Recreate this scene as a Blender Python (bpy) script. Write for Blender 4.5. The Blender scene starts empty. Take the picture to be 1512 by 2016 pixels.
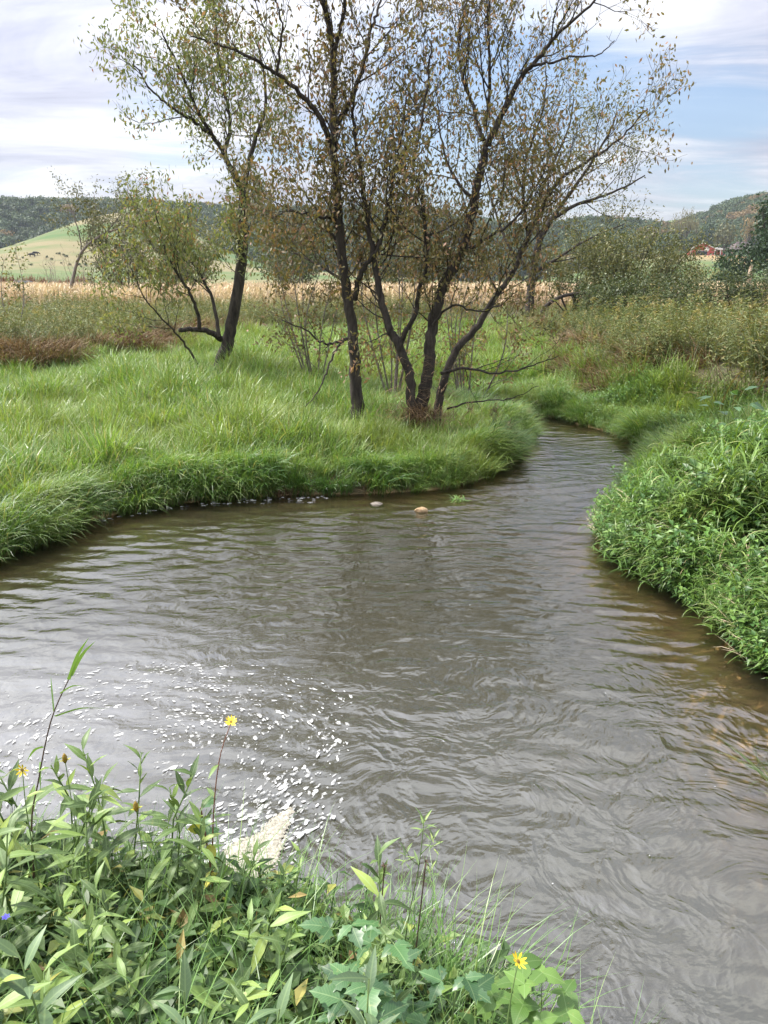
import bpy, bmesh, math, random
import numpy as np
from mathutils import Vector, Matrix, Euler

rng = np.random.default_rng(7)
random.seed(7)
R = math.radians
S = bpy.context.scene
COL = S.collection

# ------------------------------------------------------------------ camera
H = 3.2
PITCH = 16.90
cam_d = bpy.data.cameras.new('camera')
cam_d.sensor_fit = 'VERTICAL'
cam_d.sensor_height = 34.6
cam_d.lens = 34.6 * 1514.0 / 2016.0
cam_d.clip_start = 0.05
cam_d.clip_end = 4000
cam = bpy.data.objects.new('camera', cam_d)
cam.location = (0, 0, H)
cam.rotation_euler = (R(90 - PITCH), 0, 0)
COL.objects.link(cam)
S.camera = cam

# ------------------------------------------------------------------ light
SUN_EL, SUN_AZ = 52.0, -68.0          # azimuth from +Y, positive to the right
SKY_STRENGTH = 0.075
HAZE_DENSITY = 0.00013
sun_dir = Vector((math.sin(R(SUN_AZ)) * math.cos(R(SUN_EL)), math.cos(R(SUN_AZ)) * math.cos(R(SUN_EL)), math.sin(R(SUN_EL))))
sl = bpy.data.lights.new('sun', 'SUN')
sl.energy = 3.9
sl.angle = R(6)
sl.color = (1.0, 0.95, 0.87)
so = bpy.data.objects.new('sun', sl)
so.rotation_euler = (-sun_dir).to_track_quat('-Z', 'Y').to_euler()
COL.objects.link(so)

W = bpy.data.worlds.new('World')
S.world = W
W.use_nodes = True
S.view_settings.view_transform = 'Standard'
S.view_settings.look = 'None'
S.view_settings.exposure = 1.0
S.view_settings.gamma = 1
S.view_settings.use_curve_mapping = False
S.render.engine = 'CYCLES'
S.cycles.max_bounces = 8
S.cycles.diffuse_bounces = 3
S.cycles.glossy_bounces = 3
S.cycles.transmission_bounces = 3
S.cycles.transparent_max_bounces = 8
S.cycles.use_denoising = True
S.cycles.caustics_reflective = False
S.cycles.caustics_refractive = False


class NT:
    """short hand for building node trees"""
    def __init__(self, tree):
        self.t = tree
        self.n = tree.nodes
        self.l = tree.links

    def add(self, kind, ins=None, **props):
        nd = self.n.new(kind)
        for k, v in props.items():
            setattr(nd, k, v)
        for k, v in (ins or {}).items():
            self.put(nd.inputs[k], v)
        return nd

    def put(self, sock, v):
        if isinstance(v, bpy.types.NodeSocket):
            self.l.new(v, sock)
        elif isinstance(v, bpy.types.Node):
            self.l.new(v.outputs[0], sock)
        else:
            if sock.type == 'RGBA' and len(v) == 3:
                v = (*v, 1)
            sock.default_value = v

    def math(self, op, a, b=0.0, c=None, clamp=False):
        nd = self.add('ShaderNodeMath', operation=op, use_clamp=clamp)
        self.put(nd.inputs[0], a)
        self.put(nd.inputs[1], b)
        if c is not None:
            self.put(nd.inputs[2], c)
        return nd.outputs[0]

    def vmath(self, op, a, b=None):
        nd = self.add('ShaderNodeVectorMath', operation=op)
        self.put(nd.inputs[0], a)
        if b is not None:
            self.put(nd.inputs[1], b)
        return nd.outputs['Value'] if op in ('DOT_PRODUCT', 'LENGTH', 'DISTANCE') else nd.outputs[0]

    def mix(self, f, a, b, blend='MIX'):
        nd = self.add('ShaderNodeMix', data_type='RGBA', blend_type=blend)
        self.put(nd.inputs[0], f)
        self.put(nd.inputs[6], a)
        self.put(nd.inputs[7], b)
        return nd.outputs[2]

    def ramp(self, f, stops, interp='LINEAR'):
        nd = self.add('ShaderNodeValToRGB')
        nd.color_ramp.interpolation = interp
        el = nd.color_ramp.elements
        while len(el) < len(stops):
            el.new(0.5)
        for e, (p, c) in zip(el, stops):
            e.position = p
            e.color = (*c, 1) if len(c) == 3 else c
        self.put(nd.inputs[0], f)
        return nd.outputs[0]

    def maprange(self, v, a, b, c=0.0, d=1.0, smooth=False):
        nd = self.add('ShaderNodeMapRange', clamp=True)
        if smooth:
            nd.interpolation_type = 'SMOOTHSTEP'
        for i, x in enumerate((v, a, b, c, d)):
            self.put(nd.inputs[i], x)
        return nd.outputs[0]

    def noise(self, vec, scale, detail=4, rough=0.55, dist=0.0):
        nd = self.add('ShaderNodeTexNoise', {'Scale': scale, 'Detail': detail, 'Roughness': rough, 'Distortion': dist})
        if vec is not None:
            self.put(nd.inputs['Vector'], vec)
        return nd.outputs[0]


def build_world():
    n = NT(W.node_tree)
    n.n.clear()
    out = n.add('ShaderNodeOutputWorld')
    sky = n.add('ShaderNodeTexSky', sky_type='NISHITA', sun_disc=False)
    sky.sun_elevation = R(SUN_EL)
    sky.sun_rotation = R(SUN_AZ)
    sky.altitude = 250
    sky.air_density = 1.0
    sky.dust_density = 1.2
    sky.ozone_density = 2.5
    tc = n.add('ShaderNodeTexCoord')
    d = n.vmath('NORMALIZE', tc.outputs['Generated'])
    sep = n.add('ShaderNodeSeparateXYZ', {0: d})
    x, y, z = sep.outputs
    zz = n.math('ADD', n.math('MAXIMUM', z, 0.0), 0.10)
    px, py = n.math('DIVIDE', x, zz), n.math('DIVIDE', y, zz)
    p = n.add('ShaderNodeCombineXYZ', {0: px, 1: n.math('MULTIPLY', py, 1.0), 2: 3.7}).outputs[0]
    # streaky sheet of cloud: stretched across a slanting wind direction
    rot = n.add('ShaderNodeMapping', {'Vector': p, 'Rotation': (0, 0, R(24)), 'Scale': (0.40, 0.85, 1.0)}).outputs[0]
    big = n.noise(rot, 0.55, 4, 0.5, 0.6)
    fine = n.noise(rot, 2.2, 9, 0.62, 0.9)
    shade = n.noise(n.vmath('ADD', rot, (7.3, 2.1, 0.0)), 0.9, 8, 0.58, 0.7)

    # large clear gaps and banks, smooth over the sky, each a broad lobe round a direction
    def lobe(az, el, power, amp):
        v = (math.sin(R(az)) * math.cos(R(el)), math.cos(R(az)) * math.cos(R(el)), math.sin(R(el)))
        c = n.math('MAXIMUM', n.vmath('DOT_PRODUCT', d, v), 0.0)
        return n.math('MULTIPLY', n.math('POWER', c, power), amp)
    gap = n.math('ADD', lobe(6, 11, 70, 0.26), lobe(-15, 9.0, 500, 0.14))
    gap = n.math('ADD', gap, lobe(22, 7.0, 400, 0.18))
    gap = n.math('ADD', gap, lobe(150, 35, 8, 0.10))
    cov = n.math('SUBTRACT', n.math('ADD', n.math('MULTIPLY', big, 0.70), n.math('MULTIPLY', fine, 0.42)), gap)
    mask = n.maprange(cov, 0.32, 0.54, 0.10, 1.0, True)
    bank = n.math('ADD', lobe(-22, 5.0, 420, 0.16), lobe(25, 13.0, 260, -0.09))
    bank = n.math('ADD', bank, lobe(-22, 13.0, 260, -0.17))
    tone = n.math('ADD', n.math('ADD', n.math('MULTIPLY', shade, 0.75), n.math('MULTIPLY', fine, 0.50)), bank)
    cloud = n.ramp(tone, [(0.44, (0.22, 0.23, 0.29)), (0.55, (0.31, 0.32, 0.375)), (0.66, (0.43, 0.44, 0.47)), (0.80, (0.68, 0.68, 0.67))])
    clear = n.mix(1.0, sky.outputs[0], (SKY_STRENGTH,) * 3, 'MULTIPLY')
    col = n.mix(mask, clear, cloud)
    hz = n.math('POWER', n.math('SUBTRACT', 1.0, n.math('MAXIMUM', z, 0.0)), 16.0)
    col = n.mix(n.math('MULTIPLY', hz, 0.45), col, (0.46, 0.49, 0.53))
    # thin overcast: brighter towards the zenith and round the veiled sun
    sdot = n.math('MAXIMUM', n.vmath('DOT_PRODUCT', d, tuple(sun_dir)), 0.0)
    lum = n.math('MULTIPLY_ADD', n.math('MAXIMUM', z, 0.0), 2.0, 0.76)
    lum = n.math('ADD', lum, n.math('MULTIPLY', n.math('POWER', sdot, 5.0), 3.4))
    col = n.mix(1.0, col, n.add('ShaderNodeCombineColor', {0: lum, 1: lum, 2: lum}).outputs[0], 'MULTIPLY')
    col = n.mix(n.maprange(z, -0.02, -0.06), col, (0.16, 0.17, 0.14))      # below the horizon: dull land
    bg = n.add('ShaderNodeBackground', {'Color': col, 'Strength': 1.0})
    n.l.new(bg.outputs[0], out.inputs[0])


build_world()

# ------------------------------------------------------------------ helpers
PR = R(PITCH)


def at(u, v, Y=None, z=0.0):
    """surveying helper: where the sight line through photo pixel (u, v) meets forward distance Y or height z"""
    a, b = (u - 756) / 1514, (1008 - v) / 1514
    dy, dz = math.cos(PR) + b * math.sin(PR), -math.sin(PR) + b * math.cos(PR)
    t = Y / dy if Y is not None else (z - H) / dz
    return np.array((a * t, dy * t, H + dz * t))


def smooth(e0, e1, x):
    t = np.clip((x - e0) / (e1 - e0), 0, 1)
    return t * t * (3 - 2 * t)


_perm = np.random.default_rng(3).integers(0, 256, (512, 512)) / 255.0


def vnoise(x, y):
    """value noise on numpy arrays, 0..1"""
    xi, yi = np.floor(x).astype(int), np.floor(y).astype(int)
    fx, fy = x - xi, y - yi
    fx, fy = fx * fx * (3 - 2 * fx), fy * fy * (3 - 2 * fy)
    g = lambda i, j: _perm[i % 512, j % 512]
    a = g(xi, yi) * (1 - fx) + g(xi + 1, yi) * fx
    b = g(xi, yi + 1) * (1 - fx) + g(xi + 1, yi + 1) * fx
    return a * (1 - fy) + b * fy


def fbm(x, y, o=4):
    s, a, t = 0, 0.5, 0
    for k in range(o):
        s = s + a * vnoise(x * 2 ** k + 17.3 * k, y * 2 ** k + 5.1 * k)
        t += a
        a *= 0.5
    return s / t


def sdf(poly, x, y):
    """signed distance to a closed polygon, negative inside"""
    x, y = np.asarray(x, float), np.asarray(y, float)
    P = np.asarray(poly, float)
    d = np.full(x.shape, 1e9)
    ins = np.zeros(x.shape, bool)
    for (ax, ay), (bx, by) in zip(P, np.roll(P, -1, 0)):
        ex, ey = bx - ax, by - ay
        t = np.clip(((x - ax) * ex + (y - ay) * ey) / (ex * ex + ey * ey + 1e-12), 0, 1)
        d = np.minimum(d, (x - ax - t * ex) ** 2 + (y - ay - t * ey) ** 2)
        c = (ay > y) != (by > y)
        ins ^= c & (x < ex * (y - ay) / (ey if abs(ey) > 1e-9 else 1e-9) + ax)
    d = np.sqrt(d)
    return np.where(ins, -d, d)


def new_mesh(name, verts, faces, mat=None, parent=None, smooth_shade=False, mats=None, midx=None):
    me = bpy.data.meshes.new(name)
    me.from_pydata([tuple(v) for v in verts] if not isinstance(verts, np.ndarray) else verts.tolist(), [], faces)
    if mats:
        for m in mats:
            me.materials.append(m)
        if midx is not None:
            me.polygons.foreach_set('material_index', np.asarray(midx, np.int32))
    elif mat:
        me.materials.append(mat)
    if smooth_shade:
        me.polygons.foreach_set('use_smooth', np.ones(len(me.polygons), bool))
    me.update()
    o = bpy.data.objects.new(name, me)
    if parent is not None:
        o.parent = parent
    return o


def link(o):
    COL.objects.link(o)
    return o


def tag(o, label=None, cat=None, group=None, kind=None):
    if label:
        o['label'] = label
    if cat:
        o['category'] = cat
    if group:
        o['group'] = group
    if kind:
        o['kind'] = kind
    return o


def empty(name, loc=(0, 0, 0), rz=0.0, label=None, cat=None, group=None):
    o = bpy.data.objects.new(name, None)
    o.empty_display_size = 0.2
    o.location = loc
    o.rotation_euler = (0, 0, rz)
    return tag(link(o), label, cat, group)


class MB:
    """collects vertices and faces"""
    def __init__(self):
        self.v, self.f, self.m = [], [], []
        self.nv = 0

    def add(self, verts, faces, m=0):
        verts = np.asarray(verts, float).reshape(-1, 3)
        self.v.append(verts)
        n = self.nv
        self.f.extend([tuple(i + n for i in f) for f in faces])
        self.m.extend([m] * len(faces))
        self.nv += len(verts)

    def build(self, name, mats, parent=None, smooth_shade=False):
        if not isinstance(mats, (list, tuple)):
            mats = [mats]
        V = np.concatenate(self.v) if self.v else np.zeros((0, 3))
        return new_mesh(name, V, self.f, None, parent, smooth_shade, list(mats), self.m)

    def box(self, c, s, m=0, rz=0.0):
        x, y, z = s[0] / 2, s[1] / 2, s[2] / 2
        V = np.array([(-x, -y, -z), (x, -y, -z), (x, y, -z), (-x, y, -z), (-x, -y, z), (x, -y, z), (x, y, z), (-x, y, z)])
        ca, sa = math.cos(rz), math.sin(rz)
        V = np.c_[V[:, 0] * ca - V[:, 1] * sa, V[:, 0] * sa + V[:, 1] * ca, V[:, 2]] + np.array(c)
        self.add(V, [(0, 3, 2, 1), (4, 5, 6, 7), (0, 1, 5, 4), (1, 2, 6, 5), (2, 3, 7, 6), (3, 0, 4, 7)], m)

    def tube(self, pts, rad, sides=6, m=0, cap=True):
        P = np.asarray(pts, float)
        n = len(P)
        rad = np.broadcast_to(np.asarray(rad, float), (n,))
        T = np.gradient(P, axis=0)
        T /= np.linalg.norm(T, axis=1)[:, None] + 1e-12
        ref = np.array((1.0, 0, 0)) if abs(T[0][0]) < 0.8 else np.array((0, 1.0, 0))
        A = np.cross(T, ref)
        A /= np.linalg.norm(A, axis=1)[:, None] + 1e-12
        B = np.cross(T, A)
        an = np.arange(sides) * 2 * math.pi / sides
        V = P[:, None, :] + rad[:, None, None] * (np.cos(an)[None, :, None] * A[:, None, :] + np.sin(an)[None, :, None] * B[:, None, :])
        F = []
        for i in range(n - 1):
            for j in range(sides):
                k = (j + 1) % sides
                F.append((i * sides + j, i * sides + k, (i + 1) * sides + k, (i + 1) * sides + j))
        if cap:
            F.append(tuple((n - 1) * sides + j for j in range(sides)))
        self.add(V.reshape(-1, 3), F, m)

    def ribbon(self, base, az, length, width, lean0, lean1, n=4, m=0, twist=0.0):
        """a grass blade: starts at angle lean0 from vertical, ends at lean1; flat strip that tapers"""
        t = np.linspace(0, 1, n + 1)
        ang = lean0 + (lean1 - lean0) * t ** 1.3
        seg = length / n
        r = np.concatenate([[0], np.cumsum(np.sin(ang[:-1]) * seg)])
        z = np.concatenate([[0], np.cumsum(np.cos(ang[:-1]) * seg)])
        w = width * 0.5 * np.minimum(1, (1 - t) * 2.2 + 0.03) * (0.6 + 0.4 * np.minimum(1, t * 4))
        ca, sa = math.cos(az), math.sin(az)
        px, py = -sa, ca
        b = np.asarray(base, float)
        C = np.c_[b[0] + r * ca, b[1] + r * sa, b[2] + z]
        tw = twist * t
        off = np.c_[w * np.cos(tw) * px, w * np.cos(tw) * py, w * np.sin(tw)]
        V = np.empty((2 * n + 2, 3))
        V[0::2] = C - off
        V[1::2] = C + off
        self.add(V, [(2 * i, 2 * i + 1, 2 * i + 3, 2 * i + 2) for i in range(n)], m)
        return C[-1]

    def leaf(self, base, dirv, up, length, width, droop=0.3, m=0, fold=0.25):
        """a small leaf: 4 quads/6 points lens, folded along its rib and drooping"""
        d = np.asarray(dirv, float)
        d = d / (np.linalg.norm(d) + 1e-9)
        s = np.cross(d, up)
        s /= np.linalg.norm(s) + 1e-9
        u = np.cross(s, d)
        b = np.asarray(base, float)
        p1 = b + d * length * .45 - np.array((0, 0, droop * length * .15))
        tip = b + d * length - np.array((0, 0, droop * length * .6))
        w = s * width * .5
        up_ = u * width * fold
        self.add([b, p1 + w + up_, p1, p1 - w + up_, tip], [(0, 1, 2), (0, 2, 3), (1, 4, 2), (2, 4, 3)], m)

    def rhomb(self, base, d, s, length, width, m=0):
        p = base + d * length * .45
        self.add([base, p + s * width * .5, base + d * length, p - s * width * .5], [(0, 1, 2, 3)], m)


def catmull(P, n=6):
    P = np.asarray(P, float)
    if len(P) < 3:
        t = np.linspace(0, 1, n + 1)[:, None]
        return P[0] * (1 - t) + P[-1] * t
    Q = np.vstack([2 * P[0] - P[1], P, 2 * P[-1] - P[-2]])
    out = []
    for i in range(1, len(Q) - 2):
        p0, p1, p2, p3 = Q[i - 1:i + 3]
        for t in np.linspace(0, 1, n, endpoint=False):
            out.append(.5 * (2 * p1 + (p2 - p0) * t + (2 * p0 - 5 * p1 + 4 * p2 - p3) * t * t + (3 * p1 - p0 - 3 * p2 + p3) * t ** 3))
    out.append(P[-1])
    return np.array(out)


# ------------------------------------------------------------------ materials
def mat(name):
    m = bpy.data.materials.new(name)
    m.use_nodes = True
    n = NT(m.node_tree)
    n.n.clear()
    out = n.add('ShaderNodeOutputMaterial')
    return m, n, out


def leaf_mat(name, stops, trans=0.35, rough=0.5, spec=0.35, patch=None, patch_scale=0.35, per='island', tboost=(1.25, 1.2, 0.6)):
    """foliage: colour picked per leaf (island) or per object, drifting in patches over the ground"""
    m, n, out = mat(name)
    geo = n.add('ShaderNodeNewGeometry')
    oi = n.add('ShaderNodeObjectInfo')
    r = geo.outputs['Random Per Island'] if per == 'island' else oi.outputs['Random']
    if per == 'both':
        r = n.math('FRACT', n.math('ADD', geo.outputs['Random Per Island'], oi.outputs['Random']))
    c = n.ramp(r, stops)
    if patch:
        f = n.noise(geo.outputs['Position'], patch_scale, 3, 0.6)
        c = n.mix(n.maprange(f, 0.42, 0.66, 0, patch[1], True), c, patch[0])
    if per == 'obj':
        # lighter rib and side veins, blotches of wear
        oc = n.add('ShaderNodeTexCoord').outputs['Object']
        so_ = n.add('ShaderNodeSeparateXYZ', {0: oc})
        ay = n.math('ABSOLUTE', so_.outputs[1])
        rib = n.maprange(ay, 0.022, 0.008)
        w = n.math('SINE', n.math('MULTIPLY', n.math('SUBTRACT', so_.outputs[0], n.math('MULTIPLY', ay, 0.8)), 62.0))
        vein = n.math('MAXIMUM', rib, n.math('MULTIPLY', n.maprange(w, 0.82, 1.0), 0.5))
        c = n.mix(n.math('MULTIPLY', vein, 0.42), c, (.26, .36, .16))
        bl = n.noise(n.vmath('ADD', oc, n.add('ShaderNodeCombineXYZ', {0: n.math('MULTIPLY', r, 37.0)}).outputs[0]), 5.0, 4, 0.6)
        c = n.mix(n.maprange(bl, 0.62, 0.72, 0, 0.55), c, (.26, .25, .08))
    v = n.math('MULTIPLY_ADD', oi.outputs['Random'], 0.5, 0.75)
    c = n.mix(1.0, c, n.add('ShaderNodeCombineColor', {0: v, 1: v, 2: v}).outputs[0], 'MULTIPLY')
    pb = n.add('ShaderNodeBsdfPrincipled', {'Base Color': c, 'Roughness': rough, 'Specular IOR Level': spec})
    tcol = n.mix(1.0, c, tboost, 'MULTIPLY')
    tr = n.add('ShaderNodeBsdfTranslucent', {'Color': tcol})
    mx = n.add('ShaderNodeMixShader', {0: trans, 1: pb.outputs[0], 2: tr.outputs[0]})
    n.l.new(mx.outputs[0], out.inputs[0])
    return m


def plain_mat(name, a, b, scale=8.0, rough=0.85, bump=0.3, stretch=(1, 1, 1), spec=0.3, detail=6):
    m, n, out = mat(name)
    tc = n.add('ShaderNodeTexCoord')
    v = n.add('ShaderNodeMapping', {'Vector': tc.outputs['Object'], 'Scale': stretch}).outputs[0]
    f = n.noise(v, scale, detail, 0.65, 0.3)
    c = n.ramp(f, [(0.3, a), (0.7, b)])
    bp = n.add('ShaderNodeBump', {'Strength': bump, 'Distance': 0.03, 'Height': f})
    pb = n.add('ShaderNodeBsdfPrincipled', {'Base Color': c, 'Roughness': rough, 'Specular IOR Level': spec, 'Normal': bp.outputs[0]})
    n.l.new(pb.outputs[0], out.inputs[0])
    return m


M = {}
M['grass'] = leaf_mat('meadow_grass', [(0.0, (.085, .165, .030)), (0.35, (.135, .245, .045)), (0.75, (.195, .315, .078)), (0.92, (.25, .31, .10)), (1.0, (.36, .31, .17))],
                      0.34, 0.42, 0.45, ((.21, .26, .055), 0.55), 0.45)
M['sedge'] = leaf_mat('dark_sedge', [(0.0, (.040, .105, .022)), (0.6, (.075, .165, .032)), (1.0, (.14, .22, .06))], 0.3, 0.38, 0.5)
M['reed'] = leaf_mat('bank_reed_grass', [(0.0, (.065, .140, .028)), (0.45, (.115, .22, .042)), (0.82, (.19, .30, .07)), (0.93, (.30, .32, .12)), (1.0, (.40, .31, .17))],
                     0.34, 0.4, 0.5, ((.19, .26, .05), 0.45), 0.6)
M['dry'] = leaf_mat('matted_dead_grass', [(0.0, (.075, .045, .025)), (0.5, (.155, .100, .055)), (1.0, (.30, .215, .12))], 0.15, 0.7, 0.2)
M['rod'] = leaf_mat('goldenrod_leaves', [(0.0, (.060, .092, .034)), (0.5, (.125, .160, .060)), (0.8, (.20, .225, .090)), (0.93, (.26, .21, .09)), (1.0, (.24, .145, .07))],
                    0.28, 0.55, 0.3, ((.19, .20, .075), 0.35), 0.22)
M['plume'] = leaf_mat('goldenrod_plumes', [(0.0, (.22, .20, .07)), (0.6, (.32, .28, .10)), (1.0, (.30, .23, .12))], 0.2, 0.7, 0.2)
M['weed'] = leaf_mat('bank_weed_leaves', [(0.0, (.045, .110, .026)), (0.5, (.085, .180, .036)), (1.0, (.16, .26, .055))], 0.3, 0.45, 0.4, per='both')
M['corn'] = leaf_mat('dry_corn', [(0.0, (.46, .34, .225)), (0.5, (.60, .47, .33)), (1.0, (.68, .56, .40))], 0.25, 0.65, 0.25, ((.52, .45, .22), 0.4), 0.12, tboost=(1, .95, .8))
M['bark'] = plain_mat('bark_dark', (.010, .008, .007), (.075, .062, .050), 11, 0.9, 1.0, (1, 1, .25))
M['bark_pale'] = plain_mat('bark_grey', (.10, .085, .07), (.24, .21, .18), 9, 0.9, 0.6, (1, 1, .25))
M['twig_pale'] = plain_mat('dead_twigs', (.16, .13, .10), (.34, .29, .24), 12, 0.9, 0.2)
M['wood_dead'] = plain_mat('weathered_snag', (.17, .12, .08), (.40, .31, .22), 7, 0.9, 0.7, (1, 1, .2))
M['elder_green'] = leaf_mat('boxelder_leaves_green', [(0.0, (.10, .13, .052)), (0.45, (.155, .185, .07)), (0.82, (.21, .215, .085)), (0.93, (.23, .165, .075)), (1.0, (.25, .11, .065))], 0.35, 0.5, 0.35)
M['elder_brown'] = leaf_mat('boxelder_leaves_brown', [(0.0, (.09, .09, .036)), (0.4, (.155, .14, .055)), (0.72, (.21, .165, .075)), (0.90, (.24, .145, .08)), (1.0, (.42, .25, .17))], 0.35, 0.55, 0.3)
M['elder_grey'] = leaf_mat('sparse_tree_leaves', [(0.0, (.10, .12, .05)), (0.6, (.17, .18, .075)), (1.0, (.25, .215, .10))], 0.35, 0.5, 0.35)
M['samara'] = leaf_mat('hanging_seed_wings', [(0.0, (.30, .13, .075)), (1.0, (.48, .28, .17))], 0.3, 0.6, 0.2)
M['willow'] = leaf_mat('willow_leaves', [(0.0, (.062, .078, .030)), (0.6, (.110, .122, .046)), (1.0, (.19, .17, .065))], 0.22, 0.5, 0.35)
M['bush'] = leaf_mat('bush_leaves', [(0.0, (.045, .068, .026)), (0.6, (.082, .112, .042)), (1.0, (.15, .16, .06))], 0.2, 0.5, 0.35)
M['evergreen'] = leaf_mat('dark_green_leaves', [(0.0, (.016, .042, .018)), (0.6, (.034, .075, .028)), (1.0, (.065, .11, .040))], 0.2, 0.5, 0.35)
M['forest'] = leaf_mat('forest_leaves', [(0.0, (.022, .046, .020)), (0.6, (.046, .082, .030)), (1.0, (.10, .125, .045))], 0.2, 0.6, 0.25, per='both')
M['autumn'] = leaf_mat('autumn_leaves', [(0.0, (.12, .085, .035)), (1.0, (.24, .17, .075))], 0.2, 0.6, 0.25)
M['poplar'] = leaf_mat('poplar_leaves', [(0.0, (.13, .12, .050)), (1.0, (.25, .225, .10))], 0.25, 0.6, 0.25)


def ground_mat():
    m, n, out = mat('ground_soil')
    geo = n.add('ShaderNodeNewGeometry')
    pos = geo.outputs['Position']
    sep = n.add('ShaderNodeSeparateXYZ', {0: pos})
    a = n.add('ShaderNodeAttribute', attribute_name='zone')        # R: stream bed, G: pasture, B: cultivated stubble
    zs = n.add('ShaderNodeSeparateColor', {0: a.outputs['Color']})
    f1 = n.noise(pos, 3.0, 6, 0.6)
    f2 = n.noise(pos, 0.35, 4, 0.6)
    soil = n.ramp(f1, [(0.3, (.050, .042, .022)), (0.7, (.10, .085, .045))])
    bedrip = n.add('ShaderNodeTexWave', {'Vector': n.add('ShaderNodeMapping', {'Vector': pos, 'Rotation': (0, 0, R(20))}).outputs[0], 'Scale': 1.5, 'Distortion': 5.0, 'Detail': 2.0, 'Detail Scale': 1.5}, bands_direction='Y').outputs['Fac']
    sand = n.ramp(n.math('ADD', n.math('MULTIPLY', f1, .75), n.math('MULTIPLY', bedrip, .12)), [(0.25, (.30, .20, .095)), (0.5, (.46, .325, .165)), (0.75, (.56, .42, .24))])
    silt = n.ramp(f1, [(0.3, (.050, .042, .022)), (0.7, (.11, .092, .05))])
    bed = n.mix(n.maprange(f2, 0.40, 0.58, 0, 1, True), sand, silt)
    bed = n.mix(n.maprange(sep.outputs[2], -0.45, -0.2, 0, 1), bed, sand)
    f3 = n.noise(n.add('ShaderNodeMapping', {'Vector': pos, 'Scale': (0.5, 1.0, 2.2)}).outputs[0], 0.022, 7, 0.65)
    past = n.ramp(f3, [(0.40, (.055, .105, .026)), (0.5, (.095, .120, .040)), (0.58, (.17, .145, .072))])
    stub = n.ramp(n.noise(pos, 0.05, 4, 0.6), [(0.35, (.26, .165, .075)), (0.65, (.36, .235, .11))])
    c = n.mix(zs.outputs[0], soil, bed)
    c = n.mix(zs.outputs[1], c, past)
    c = n.mix(zs.outputs[2], c, stub)
    bp = n.add('ShaderNodeBump', {'Strength': 0.5, 'Distance': 0.04, 'Height': f1})
    pb = n.add('ShaderNodeBsdfPrincipled', {'Base Color': c, 'Roughness': 0.9, 'Specular IOR Level': 0.2, 'Normal': bp.outputs[0]})
    n.l.new(pb.outputs[0], out.inputs[0])
    return m


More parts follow.
